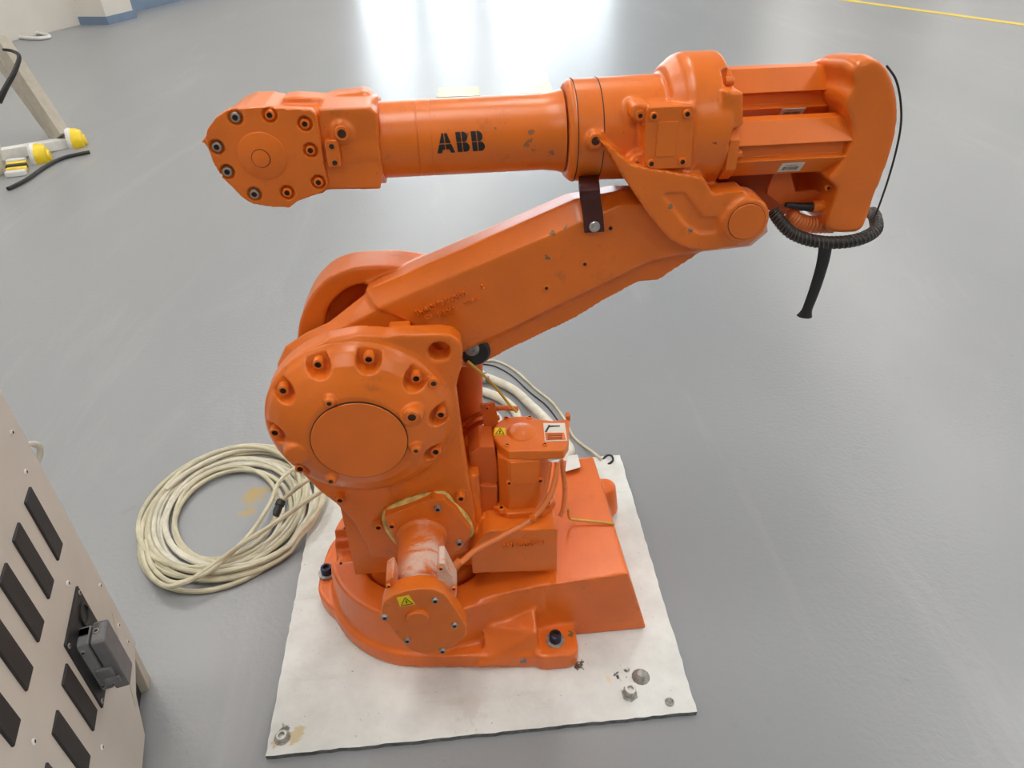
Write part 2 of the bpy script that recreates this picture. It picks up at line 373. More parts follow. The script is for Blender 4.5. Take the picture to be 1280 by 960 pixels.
# ================================================================== mounting plate
PT = .012
x0, x1, y0, y1 = -.413, .400, .712, 1.458
root = empty('mounting_plate', (-.01, 1.08, 0), 'white painted steel floor plate under the orange robot', 'plate')
edge = []
for (ax, ay), (bx, by) in (((x0, y0), (x1-.008, y0)), ((x1-.008, y0), (x1+.008, y1)), ((x1+.008, y1), (x0-.002, y1)), ((x0-.002, y1), (x0, y0))):
    for k in range(48):
        j = .0013 if k else 0
        edge.append((ax + (bx-ax)*k/48 + random.uniform(-j, j), ay + (by-ay)*k/48 + random.uniform(-j, j)))
bm = bmesh.new(); prism_z(bm, edge, 0, PT); ps = mk('plate_slab', bm, 'plate', root, .001); ps.data.materials.append(M['plate_edge'])
for f in ps.data.polygons:
    if abs(f.normal.z) < .5: f.material_index = 1
def nut(px, py, r, h, name='anchor_nut', mat='steel_dull', n=6):
    p = gnd(px, py, PT); bm = bmesh.new()
    lathe(bm, p, (0, 0, 1), [(-.004, r*1.25), (.002, r*1.25), (.0025, r), (h, r), (h+.001, r*.86), (h+.001, r*.58), (-.001, r*.55)], n if n != 6 else 6)
    o = mk(name, bm, mat, root, .0008)
    b2 = bmesh.new(); lathe(b2, p, (0, 0, 1), [(h-.001, r*.8), (h+.004, r*.78), (h+.004, r*.5), (0, r*.48)], 20); mk('thread_sleeve', b2, 'steel', o)
    b3 = bmesh.new(); lathe(b3, p, (0, 0, 1), [(.0005, r*.5), (.002, r*.5)], 16); mk('bore_hole', b3, 'hole', o)
nut(787, 868, .013, .016); nut(353, 922, .012, .006, n=20)
p = gnd(801, 846, PT); bm = bmesh.new(); lathe(bm, p, (0, 0, 1), [(-.002, .02), (.006, .013), (.012, .008)], 12); mk('weld_lump', bm, 'steel_dull', root)
for px, py in ((837, 878), (401, 624)):
    p = gnd(px, py, PT); bm = bmesh.new(); lathe(bm, p, (0, 0, 1), [(-.002, .009), (.003, .0085), (.0045, .006), (.003, .004), (.003, 0)], 18); mk('stud', bm, 'steel_dull' if px > 500 else 'plate', root)
p = gnd(762, 576, PT); bm = bmesh.new(); tube(bm, spline([p + Vector(q) for q in ((-.02, .008, -.004), (-.004, .016, .006), (.008, .008, .008), (.006, -.008, .006), (-.008, -.012, -.003))], 5), .003, 8); mk('lifting_hook', bm, 'black', root)

# ================================================================== robot
AX = Vector((-.108, 1.085, PT))
robot = empty('industrial_robot', tuple(AX), 'orange six-axis industrial robot arm bolted to a white floor plate', 'robot arm')
# ---- base casting
cx, cy = AX.x, AX.y
def arc(r, a0, a1, n, z=None): return [(cx + r*math.cos(R(a0 + (a1-a0)*k/n)), cy + r*math.sin(R(a0 + (a1-a0)*k/n))) for k in range(n+1)]
g = lambda px, py, z: tuple(gnd(px, py, z)[:2])
RB = .214
ridge = [g(586, 781, .150), g(693, 745, .168), g(730, 725, .185)]
print('ridge', ridge, 'rim', [g(417, 704, .15), g(443, 755, .15), g(475, 774, .15)], 'blocktop', g(777, 722, .187), g(743, 612, .187), g(730, 583, .187), 'foot', g(694, 803, .055), g(409, 718, .05))
pieces = []
# round front skirt, lower and upper
low = arc(RB+.012, 95, 262, 30) + [(-.02, .848), (.10, .836), (.165, .836), (.165, 1.30), (.0, 1.31)]
pieces.append(BM(prism_z, low, PT, .052))
hi_b = arc(RB+.004, 95, 285, 34) + [(.06, .885), (.18, .905), (.30, .905), (.30, 1.28), (.0, 1.30)]
hi_t = arc(RB-.006, 95, 285, 34) + [(.05, .905), (.17, .912), (.285, .915), (.285, 1.27), (.0, 1.29)]
pieces.append(BM(prism_z, hi_b, .03, .150, hi_t))
# rear block, sloped end face, raised top
pieces.append(BM(loft, [[(.10, .902, PT), (.342, .902, PT), (.335, 1.275, PT), (.10, 1.275, PT)], [(.105, .908, .172), (.292, .908, .187), (.288, 1.265, .187), (.105, 1.265, .172)]]))
pieces.append(BM(loft, [[(-.02, .90, .10), (.12, .90, .10), (.12, 1.28, .10), (-.02, 1.28, .10)], [(-.02, .905, .150), (.12, .908, .174), (.12, 1.27, .174), (-.02, 1.27, .150)]]))
# gusset down to the near foot
pieces.append(BM(loft, [[(-.02, .838, .03), (.105, .838, .03), (.105, .92, .03), (-.02, .92, .03)], [(.01, .875, .075), (.105, .855, .10), (.105, .92, .125), (-.02, .92, .12)]]))
# feet
pieces.append(BM(prism_z, round_rect(.095, .186, .828, .93, .022), PT, .056))
pieces.append(BM(prism_z, round_rect(.095, .186, 1.25, 1.345, .022), PT, .056))
pieces.append(BM(prism_z, smooth2([(-.356, 1.08), (-.348, 1.035), (-.30, .985), (-.22, .99), (-.22, 1.22), (-.30, 1.22), (-.338, 1.19), (-.352, 1.13)]), PT, .052))
# end bumps on the rear block
pieces.append(BM(lathe, (.318, 1.245, .03), (0, 0, 1), [(0, .036), (.075, .026), (.082, .018)], 20))
cuts = [BM(lathe, (cx, cy, .085), (0, 0, 1), [(0, .150), (.2, .156)], 48)]
# notch in the rim at the left
for z0, s in ((.098, .036), (.124, .045)):
    c0 = Vector((cx + RB*math.cos(R(181)), cy + RB*math.sin(R(181)), .2)); rot = Matrix.Rotation(R(181), 3, 'Z')
    cuts.append(BM(box, (c0.x, c0.y, z0 + .1), (.2, s*2, .2), rot))
# bolt seats of the feet
for x, y in ((.142, .864), (.142, 1.31)): cuts.append(BM(lathe, (x, y, .056), (0, 0, 1), [(0, .030), (.10, .034)], 24))
cuts.append(BM(lathe, (-.335, 1.098, .054), (0, 0, 1), [(0, .026), (.08, .028)], 24))
M['base'] = orange('orange_base_paint', base=(.76, .155, .015, 1), chips=[(tuple(gnd(*q[:2], q[2])), q[3], q[4]) for q in (
    (655, 838, .03, .016, (.16, .17, .19, 1)), (690, 843, .03, .014, (.17, .18, .2, 1)), (780, 788, .04, .016, (.25, .25, .25, 1)), (755, 792, .035, .013, (.22, .22, .22, 1)), (735, 793, .035, .008, srgb(215, 205, 175)),
    (752, 732, .17, .004, (.1, .05, .03, 1)), (713, 794, .05, .008, (.15, .1, .04, 1)), (763, 645, .15, .014, srgb(160, 120, 100)), (770, 685, .17, .01, srgb(190, 120, 90)))])
base = cast('base', pieces, 'base', robot, cuts, .0038, 2)
for px, py, z in ((694, 800, .056), (409, 716, .056)):
    p = gnd(px, py, z); screw((p.x, p.y, .058), .0125, base, 'b', (0, 0, 1), 1.5, 'mounting_bolt')
    b2 = bmesh.new(); lathe(b2, (p.x, p.y, .052), (0, 0, 1), [(0, .019), (.006, .019), (.0065, .01)], 24); mk('washer', b2, 'steel_dull', base)
p = gnd(669, 731, .165); b2 = bmesh.new(); lathe(b2, p - Vector((0, 0, .012)), (0, 0, 1), [(0, .012), (.008, .009), (.010, .006), (.018, .005), (.019, .003)], 16); mk('grease_nipple', b2, 'orange', base)
for px, py, z in ((426, 704, .15), (431, 660, .15)): bore(gnd(px, py, z + .001), .003, base, (0, 0, 1))
# ---- turret: side plate, gearbox block, column
YP = .955
S = at(451, 521, .96); S = Vector((S.x, 0, S.z)); print('shoulder', S)
plate_px = [(480, 421), (497, 419), (553, 418), (566, 420), (576, 428), (579, 441), (577, 456), (570, 486), (576, 530), (585, 590), (594, 640), (594, 668), (585, 690), (560, 702), (494, 699), (465, 697), (457, 680), (444, 655), (420, 630), (400, 615), (375, 590), (350, 548), (345, 505), (356, 464), (378, 440), (408, 425), (445, 419)]
pp = [A(a, b, YP) for a, b in plate_px]
tp = [BM(prism_y, pp, YP, YP+.034)]
tp.append(BM(lathe, (S.x, YP-.004, S.z), (0, 1, 0), [(0, .153), (.036, .153)], 64))
tp.append(BM(lathe, (cx, cy, .088), (0, 0, 1), [(0, .140), (.04, .138), (.06, .125), (.16, .118)], 48))
tp.append(BM(box, (cx - .01, 1.07, .30), (.26, .20, .24)))
tp.append(BM(box, (cx - .03, 1.165, .42), (.22, .05, .30)))
blk = [A(591, 717, .93), A(696, 714, .93), A(697, 661, .93), A(612, 664, .93), A(604, 668, .93), A(588, 690, .93)]
print('block', blk)
tp.append(BM(prism_y, blk, .930, 1.075))
ear_hole = A(549, 440, YP)
tc_ = [BM(lathe, (ear_hole[0], .9, ear_hole[1]), (0, 1, 0), [(0, .0175), (.2, .0175)], 32)]
turret = cast('turret', tp, 'orange', robot, tc_, .0033, 2)
# ---- shoulder gearbox cover: domed lid with bolt pockets
YC = .896
bolts_px = [(393, 449), (462, 441), (525, 469), (560, 517), (567, 572), (349, 486), (344, 541), (371, 589)]
dome = BM(lathe, (S.x, YP+.008, S.z), (0, -1, 0), [(0, .153), (.013, .153), (.017, .149), (.027, .143), (.041, .126), (.053, .103), (.058, .088), (.060, .082), (.060, .0)], 96)
def on_cover(px, py, y): p = at(px, py, y); return p
adds, dcuts = [dome], []
rad = .135
bolt_pos = []
for px, py in bolts_px:
    p = at(px, py, .930); a = math.atan2(p.z - S.z, p.x - S.x)
    bolt_pos.append((a, Vector((S.x + rad*math.cos(a), .944, S.z + rad*math.sin(a)))))
for a, p in bolt_pos:
    q = p + Vector((math.cos(a), 0, math.sin(a)))*.02
    w = Vector((-math.sin(a), 0, math.cos(a)))*.0185
    dcuts.append(BM(lathe, (p.x, .944, p.z), (0, -1, 0), [(0, .0185), (.08, .024)], 24))
    r2 = [p + w, q + w, q - w, p - w]
    dcuts.append(BM(loft, [[(v.x, .944, v.z) for v in r2], [(v.x, .86, v.z) for v in r2]]))
for px, py, rr in ((515, 517, .017), (371, 566, .019)):
    p = at(px, py, .91); adds.append(BM(lathe, (p.x, .95, p.z), (0, -1, 0), [(0, rr*1.5), (.03, rr*1.2), (.052 if px > 400 else .046, rr), (.053 if px > 400 else .047, rr*.85)], 24))
C = at(449, 554, YC)
for px, py in ((412, 502), (520, 561), (414, 599)):
    p = at(px, py, .90); adds.append(BM(lathe, (p.x, .93, p.z), (0, -1, 0), [(0, .011), (.034, .009), (.036, .007)], 16))
cover = cast('shoulder_cover', adds, 'orange', robot, dcuts, .0021, 2)
for a, p in bolt_pos: screw((p.x, .941, p.z), .0088, cover, 'o', h=1.4)
b2 = bmesh.new(); lathe(b2, (C.x, YP-.045, C.z), (0, -1, 0), [(0, .0762), (.0102, .0762), (.0108, .0755), (.0108, 0)], 72); disc = mk('gear_lid', b2, 'orange_clean', robot)
b2 = bmesh.new(); lathe(b2, (C.x, YP-.045, C.z), (0, -1, 0), [(0, .0774), (.0094, .0774), (.0094, .0)], 72); mk('lid_seam', b2, 'hole', disc)
for px, py in ((412, 502), (520, 561), (414, 599)):
    p = at(px, py, .90); bore((p.x, .8945, p.z), .0038, cover)
p = at(542, 482, .925); b2 = bmesh.new(); lathe(b2, (p.x, .94, p.z), (0, -1, 0), [(0, .0095), (.009, .009), (.010, .008), (.010, 0)], 20); o = mk('thread_boss', b2, 'orange', cover); bore((p.x, .9305, p.z), .0045, o)
p = at(515, 517, .903); screw((p.x, .8975, p.z), .0115, cover, 'o', h=.45, name='filler_plug')
for px, py in ((425, 624), (473, 658), (576, 622)):
    p = at(px, py, .945); b2 = bmesh.new(); lathe(b2, (p.x, .957, p.z), (0, -1, 0), [(0, .014), (.003, .0125), (.003, 0)], 20); mk('screw_seat', b2, 'orange', turret); screw((p.x, .951, p.z), .0075, turret, 'o', h=1.4)
p = at(504, 613, .952); b2 = bmesh.new(); lathe(b2, (p.x, .957, p.z), (0, -1, 0), [(0, .023), (.004, .0225), (.0045, .021), (.0045, 0)], 36); mk('round_plug', b2, 'orange_clean', turret)
# ---- shoulder motor
Mz = at(535, 650, .955); Mc = Vector((-.094, 0, Mz.z)); YE = .752
Me = at(526, 770, YE); Mc = Vector((Me.x, 0, Me.z)); print('motor', Mz, Me)
b2 = bmesh.new()
fl = [(481, 642), (541, 620), (556, 621), (571, 636), (589, 660), (585, 671), (571, 686), (545, 700), (510, 700), (497, 680)]
prism_y(b2, [A(a, b, .938) for a, b in fl], .930, .958); flange = mk('motor_flange', b2, 'orange', robot, .002)
b2 = bmesh.new(); fx = [Vector((*A(a, b, .945), 0)) for a, b in fl]; cf = sum(fx, Vector())/len(fx)
rim = [cf + (v - cf)*1.0 for v in fx]; pth = [Vector((v.x, .949, v.y)) for v in rim]
tube(b2, spline(pth[-1:] + pth[:8], 4), .0055, 8, rfun=lambda s: .0058 + .0016*math.sin(s*37)); mk('sealant_bead', b2, 'seal', flange)
for px, py in ((490, 655), (547, 634), (574, 677)):
    p = at(px, py, .93); screw((p.x, .931, p.z), .0065, flange, 'o' if px == 490 else 's', h=1.3)
b2 = bmesh.new(); Cm = Vector((Mc.x, 0, Mc.z))
lathe(b2, (Cm.x, .935, Cm.z), (0, -1, 0), [(0, .047), (.01, .047), (.016, .0425), (.085, .042), (.11, .042), (.118, .044), (.165, .045), (.172, .05)], 48); mot = mk('shoulder_motor', b2, 'scraped', robot)
cap = [(477, 761), (481, 752), (493, 744), (507, 739), (525, 736), (542, 737), (556, 743), (570, 762), (584, 784), (583, 795), (571, 806), (556, 814), (532, 819), (513, 814), (497, 797), (477, 772)]
cp = [A(a, b, YE) for a, b in cap]; cc = (sum(p[0] for p in cp)/len(cp), sum(p[1] for p in cp)/len(cp))
b2 = bmesh.new(); prism_y(b2, cp, YE, YE+.030); endcap = mk('motor_end_cap', b2, 'orange', robot, .003)
M['orange_cap'] = M['orange']
for px, py in ((481, 770), (544, 749), (568, 780), (509, 799), (553, 812)):
    p = at(px, py, YE); screw((p.x, YE, p.z), .0055, endcap, 's', h=1.0)
p = at(522, 771, YE); b2 = bmesh.new(); lathe(b2, (p.x, YE+.002, p.z), (0, -1, 0), [(0, .0195), (.006, .019), (.0085, .0165), (.0085, 0)], 36); mk('bearing_boss', b2, 'orange', endcap)
def warning(corners, parent):
    o = patch('warning_label', corners, 'yellow', parent, .0006); c = [Vector(k) for k in corners]
    ex, ey = c[1]-c[0], c[3]-c[0]; n = ex.cross(ey).normalized(); n = n if n.dot(EYE - c[0]) > 0 else -n
    P = lambda u, v: c[0] + ex*u + ey*v + n*.0011
    b = bmesh.new()
    tri = [P(.12, .12), P(.88, .12), P(.5, .9)]
    for i in range(3): tube(b, [tri[i], tri[(i+1) % 3]], .0005, 6)
    zig = [P(.55, .62), P(.45, .42), P(.55, .42), P(.47, .22)]
    for i in range(3): tube(b, [zig[i], zig[i+1]], .0006, 6)
    mk('printed_symbol', b, 'black_print', o)
warning([at(a, b, YE-.0006) for a, b in ((500, 758), (519, 755), (511, 744), (496, 747))], endcap)
# motor connector shoe on the right
b2 = bmesh.new(); prism_y(b2, [A(a, b, .80) for a, b in ((548, 690), (556, 690), (571, 720), (570, 734), (560, 738), (546, 715))], .776, .815); mk('connector_shoe', b2, 'scraped', mot, .003)
b2 = bmesh.new(); prism_y(b2, [A(a, b, .80) for a, b in ((483, 712), (492, 706), (498, 720), (496, 738), (484, 736))], .775, .82); mk('cable_lug', b2, 'scraped', mot, .003)
for px, py in ((551, 710), (486, 732), (567, 735)): p = at(px, py, .772); screw((p.x, .773, p.z), .0038, mot, 'o')
# cable from the shoulder motor up to the turret motor
path = [at(571, 706, .83), at(580, 700, .84), at(596, 687, .86), at(637, 665, .895), at(667, 647, .915), at(686, 622, .935), at(694, 600, .95), at(697, 578, .965)]
b2 = bmesh.new(); tube(b2, spline(path, 8), .0052, 12); pc = mk('motor_cable', b2, 'orange_cable', robot)
path = [at(640, 668, .94), at(660, 655, .945), at(676, 628, .955), at(684, 600, .965), at(687, 578, .972)]
b2 = bmesh.new(); tube(b2, spline([Vector(q) for q in path], 8), .0048, 10); mk('motor_cable', b2, 'orange_cable', robot)
path = [at(702, 576, .975), at(706, 610, .97), at(704, 635, .965), at(700, 645, .96)]
b2 = bmesh.new(); tube(b2, spline(path, 6), .0045, 10); mk('motor_cable', b2, 'orange_cable', robot)
p = at(571, 705, .83); b2 = bmesh.new(); cyl(b2, p - Vector((.008, .004, .008)), p + Vector((.006, .003, .004)), .0075, .007, 14); mk('cable_gland', b2, 'orange_cable', pc)
b2 = bmesh.new(); q = at(666, 648, .912); box(b2, q, (.012, .012, .010)); mk('cable_clip', b2, 'orange', pc, .002)
# ---- turret (axis one) motor
ZT = .470
capo = [(615, 537), (622, 527), (632, 520.5), (660, 519), (672, 523), (690, 525), (712, 523), (711, 553), (705, 563), (635, 564), (625, 556), (617, 547)]
co = [tuple(gnd(a, b, ZT)[:2]) for a, b in capo]; print('cap', co)
mcx, mcy = .095, 1.018
b2 = bmesh.new(); prism_z(b2, co, ZT-.022, ZT); tcap = mk('motor_end_cap', b2, 'orange_clean', robot, .004, 3)
b2 = bmesh.new(); oc = []
hw = .0475
for sx, sy in ((1, -1), (1, 1), (-1, 1), (-1, -1)):
    a, b_ = (.0475, .030) if sx*sy < 0 else (.030, .0475)
    for u, v in ((a, b_), (b_, a)) if True else (): oc.append((mcx + sx*u, mcy + sy*v))
oc = [(mcx + hw*u, mcy + hw*v) for u, v in ((.62, -1), (1, -.62), (1, .62), (.62, 1), (-.62, 1), (-1, .62), (-1, -.62), (-.62, -1))]
prism_z(b2, oc, .305, ZT-.02); tm = mk('turret_motor', b2, 'orange_clean', robot, .004, 2)
# bolt channels and inspection panel on the motor's face
b2 = bmesh.new(); prism_y(b2, round_rect(mcx-.026, mcx+.026, .392, .446, .002), mcy-hw-.0025, mcy-hw+.002); pan = mk('inspection_panel', b2, 'orange_clean', tm, .0012)
for dx in (-.029, .029): screw((mcx + dx, mcy-hw-.001, .398), .005, tm, 'o', h=.8)
b2 = bmesh.new(); flq = [(mcx + .062*u, mcy + .058*v) for u, v in ((.55, -1), (1, -.55), (1, .55), (.55, 1), (-.55, 1), (-1, .55), (-1, -.55), (-.55, -1))]
prism_z(b2, flq, .306, .326); mk('motor_flange', b2, 'orange', tm, .004)
for dx, dy in ((-.045, -.047), (.045, -.045)): screw((mcx + dx, mcy + dy, .326), .0065, tm, 'o', (0, 0, 1), 1.2)
b2 = bmesh.new(); q = gnd(652, 540, ZT); lathe(b2, (q.x, q.y, ZT-.002), (0, 0, 1), [(0, .028), (.004, .026), (.0065, .022), (.0065, 0)], 40); mk('raised_boss', b2, 'orange_clean', tcap)
for px, py in ((633, 523), (634, 557), (681, 556), (662, 522)): q = gnd(px, py, ZT); screw((q.x, q.y, ZT-.002), .0052, tcap, 'o', (0, 0, 1), .8)
warning([gnd(a, b, ZT+.0008) for a, b in ((617.5, 544), (632, 544), (632, 535), (618, 535))], tcap)
# instruction sticker
st = patch('instruction_sticker', [gnd(a, b, ZT+.0006) for a, b in ((681, 552), (709, 551), (706, 529), (679, 529))], 'label', tcap)
patch('sticker_field', [gnd(a, b, ZT+.0012) for a, b in ((682.5, 550.5), (707.5, 549.5), (705, 541), (681, 541))], 'label_orange', st)
patch('sticker_print', [gnd(a, b, ZT+.0013) for a, b in ((681, 540), (683.5, 540), (688, 532), (686, 531))], 'black_print', st)
patch('sticker_print', [gnd(a, b, ZT+.0013) for a, b in ((686, 534), (700, 533), (700, 532), (687, 532))], 'black_print', st)
for k in range(4): patch('sticker_print', [gnd(a, b, ZT+.0018) for a, b in ((684.5, 543.4+k*2), (703, 542.8+k*2), (703, 542.2+k*2), (684.5, 542.8+k*2))], 'black_print', st)
b2 = bmesh.new(); q = gnd(712, 520, ZT); box(b2, (q.x-.004, q.y-.004, ZT+.002), (.008, .016, .014)); mk('cap_lip', b2, 'orange', tcap, .003)
def barcode(corners, parent):
    o = patch('barcode_label', corners, 'label', parent, .0006); c = [Vector(k) for k in corners]; ex, ey = c[1]-c[0], c[3]-c[0]
    n = ex.cross(ey).normalized(); n = n if n.dot(EYE - c[0]) > 0 else -n
    b = bmesh.new(); u = .16
    while u < .84:
        w = random.choice((.012, .02, .035)); P = [c[0] + ex*(u + du) + ey*v + n*.0008 for du, v in ((0, .2), (w, .2), (w, .62), (0, .62))]
        b.faces.new([b.verts.new(p) for p in P]); u += w + random.choice((.015, .025))
    P = [c[0] + ex*uu + ey*v + n*.0008 for uu, v in ((.2, .78), (.7, .78), (.7, .82), (.2, .82))]; b.faces.new([b.verts.new(p) for p in P])
    mk('barcode_print', b, 'black_print', o)
yf = mcy - hw - .0006
barcode([at(a, b, yf) for a, b in ((644, 649), (666, 648), (666, 639), (644, 639))], tm)
text('cast_number', '3HAC0294-1', .0155, at(655, 680, .9292), (1, 0, 0), (0, 0, 1), 'orange', turret, .0030, True)
# ---- brackets and hoses between turret plate and motor
b2 = bmesh.new(); prism_y(b2, [A(a, b, 1.06) for a, b in ((600, 505), (618, 502), (622, 520), (630, 590), (616, 590))], 1.055, 1.062); br = mk('cable_bracket', b2, 'orange_dull', robot, .001)
p = at(609, 510, 1.054); screw((p.x, 1.0545, p.z), .004, br, 'o', h=.6)
for pts in (((576, 532), (590, 522), (606, 515), (625, 510), (648, 511)), ((578, 545), (592, 533), (606, 526), (624, 522)), ((582, 556), (596, 545), (612, 541), (626, 540))):
    b2 = bmesh.new(); tube(b2, spline([at(a, b, 1.09 - .004*i) for i, (a, b) in enumerate(pts)], 6), .0062, 10, flat=.7); mk('painted_hose', b2, 'orange_dull', robot)
b2 = bmesh.new(); cyl(b2, (A(584, 540, 1.14)[0], 1.14, .36), (A(584, 450, 1.14)[0], 1.14, A(584, 448, 1.14)[1]), .030, .030, 28); mk('support_pillar', b2, 'orange_dull', robot)
b2 = bmesh.new(); prism_y(b2, [A(a, b, 1.0) for a, b in ((586, 566), (600, 556), (618, 556), (622, 580), (622, 602), (590, 602))], .995, 1.06); mk('bracket_box', b2, 'orange_dull', robot, .003)
b2 = bmesh.new(); prism_y(b2, [A(a, b, .99) for a, b in ((592, 604), (622, 606), (622, 650), (594, 650))], .985, 1.05); mk('bracket_box', b2, 'orange_dull', robot, .004)
b2 = bmesh.new(); tube(b2, spline([at(585, 452, 1.02), at(600, 465, 1.03), at(620, 485, 1.05), at(636, 505, 1.06), at(646, 515, 1.06)], 6), .0026, 8); mk('yellow_wire', b2, 'yellow_wire', robot)
b2 = bmesh.new(); tube(b2, spline([gnd(710, 636, .24), gnd(712, 648, .20), gnd(722, 650, .192), gnd(745, 652, .191), gnd(768, 655, .19)], 6), .0026, 8); mk('yellow_wire', b2, 'yellow_wire', robot)

# ---- lower arm
YL = 1.015
beam = [(470, 386), (560, 348), (640, 314), (724, 279), (775, 257), (900, 246), (950, 260), (955, 290), (935, 306), (876, 313), (814, 325), (640, 409), (580, 437), (556, 440), (527, 411), (500, 396)]
beam2 = [(456, 363), (550, 322), (640, 283), (718, 249), (775, 238), (900, 240), (955, 255), (960, 290), (938, 308), (876, 315), (814, 329), (640, 415), (580, 445), (550, 446), (500, 420), (470, 395)]
r1 = [A(a, b, YL) for a, b in beam]; r2 = [A(a, b, YL+.032) for a, b in beam2]; r3 = [(x, z - (.012 if k < 6 else 0)) for k, (x, z) in enumerate(r2)]; r4 = [(x, z - (.03 if k < 6 else 0)) for k, (x, z) in enumerate(r2)]
lp = [BM(loft, [[(x, yy, z) for x, z in rr] for rr, yy in ((r1, YL), (r2, YL+.032), (r3, 1.105), (r4, 1.150))])]
low2 = [(470, 400), (640, 330), (724, 295), (800, 290), (880, 300), (874, 318), (822, 352), (797, 354), (752, 378), (720, 398), (640, 436), (590, 462), (560, 455)]
lp.append(BM(prism_y, [A(a, b, YL+.02) for a, b in low2], YL+.022, 1.135))
near1 = [(362, 490), (366, 466), (380, 446), (403, 425), (434, 407), (468, 389), (500, 400), (530, 418), (580, 452), (560, 500), (500, 560), (420, 580), (375, 540)]
near2 = [(347, 482), (347, 454), (357, 432), (384, 415), (412, 402), (458, 366), (500, 362), (560, 375), (580, 440), (560, 500), (500, 560), (420, 580), (370, 540)]
lp.append(BM(loft, [[(x, yy, z) for x, z in [A(a, b, yy) for a, b in rr]] for rr, yy in ((near1, YL+.004), (near2, YL+.034), (near2, 1.085))]))
loop = [(372, 470), (374, 425), (376, 400), (381, 382), (393, 358), (411, 339), (431, 329), (454, 325), (500, 324), (560, 330), (620, 310), (620, 350), (560, 400), (560, 480), (500, 560), (420, 560)]
lp.append(BM(prism_y, smooth2([A(a, b, 1.125) for a, b in loop], 3), 1.095, 1.165))
hole = [(409, 412), (408, 392), (415, 377), (427, 365), (438, 358), (450, 355), (461, 355), (457, 372), (450, 400)]
lc = [BM(prism_y, smooth2([A(a, b, 1.10) for a, b in hole], 3), 1.06, 1.148)]
# recess between beam face and hub
M['lowarm'] = orange('orange_arm_paint', chips=[(tuple(at(*q[:2], YL)), q[2], q[3]) for q in ((684, 322, .004, (.2, .12, .06, 1)), (690, 292, .006, (.26, .13, .06, 1)), (706, 284, .006, (.28, .14, .07, 1)))])
larm = cast('lower_arm', lp, 'lowarm', robot, lc, .0034, 2)
for px, py, r in ((683, 360, .0028), (731, 330, .0028), (763, 285, .003)):
    p = at(px, py, YL); b2 = bmesh.new(); lathe(b2, (p.x, YL+.004, p.z), (0, -1, 0), [(0, .0068), (.0046, .0068), (.005, .0062), (.005, .003)], 20); o = mk('thread_boss', b2, 'orange', larm); bore((p.x, YL-.0012, p.z), r, o)
dirx = (at(600, 372, YL) - at(522, 404, YL)).normalized(); dirz = Vector((-dirx.z, 0, dirx.x))
text('cast_number', '3HAC17988-2/00', .0125, at(551, 379, YL-.0008), dirx, dirz, 'orange', larm, .0036, True)
text('cast_number', 'JS1050', .0115, at(559, 389.5, YL-.0008), dirx, dirz, 'orange', larm, .0036, True)
for k in range(7):
    p = at(580 + k*3.0, 381 - k*1.35, YL-.0008); b2 = bmesh.new(); box(b2, (p.x, YL-.0008, p.z), (.0022, .004, .006), Matrix.Rotation(-math.atan2(dirx.z, dirx.x), 3, 'Y')); mk('date_mark', b2, 'orange', larm)
text('cast_number', '2', .011, at(603, 358.5, YL-.0008), dirx, dirz, 'orange', larm, .0036, True)
p = at(535.5, 396.5, YL-.0005); b2 = bmesh.new(); e = [p + (dirx*math.cos(a)*.0055 + dirz*math.sin(a)*.0038) for a in [2*math.pi*k/24 for k in range(25)]]; tube(b2, e, .0012, 6); mk('foundry_mark', b2, 'orange', larm)
# rubber stop and pivot screw under the arm
p = at(594, 438, 1.03); b2 = bmesh.new(); lathe(b2, (p.x, 1.06, p.z-.004), (0, -1, 0), [(0, .026), (.03, .026), (.034, .022), (.034, 0)], 24); stp = mk('rubber_stop', b2, 'black', robot)
b2 = bmesh.new(); q = at(590, 438, 1.02); lathe(b2, (q.x, 1.028, q.z), (0, -1, 0), [(0, .0125), (.006, .0125), (.007, .011), (.007, .005), (.004, .004), (.004, 0)], 24); mk('stop_screw', b2, 'steel_dull', stp)
b2 = bmesh.new(); p = at(500, 413, 1.0); box(b2, (p.x, 1.0, p.z), (.035, .03, .022)); mk('stop_block', b2, 'orange', robot, .005)
# dark red strap clamp between the arms
b2 = bmesh.new(); sp_ = spline([Vector((at(737, 225, 1.06).x, 1.06, at(737, 225, 1.06).z + .01)), at(736, 226, 1.02), at(737, 238, 1.005), at(738, 250, 1.006), at(741, 268, 1.005), at(743, 290, 1.006)], 6)
rings = []
for i, p in enumerate(sp_):
    d = (sp_[min(i+1, len(sp_)-1)] - sp_[max(i-1, 0)]).normalized(); x = Vector((1, 0, 0)); n_ = d.cross(x).normalized()*.002; w = x*.0155
    rings.append([p - w - n_, p + w - n_, p + w + n_, p - w + n_])
loft(b2, rings); strap = mk('strap_clamp', b2, 'leather', robot, .001)
p = at(743, 283, 1.003); b2 = bmesh.new(); lathe(b2, (p.x, 1.004, p.z), (0, -1, 0), [(0, .0085), (.003, .0085), (.0042, .0075), (.0042, .004), (.007, .0035), (.007, 0)], 24); mk('strap_rivet', b2, 'steel', strap)

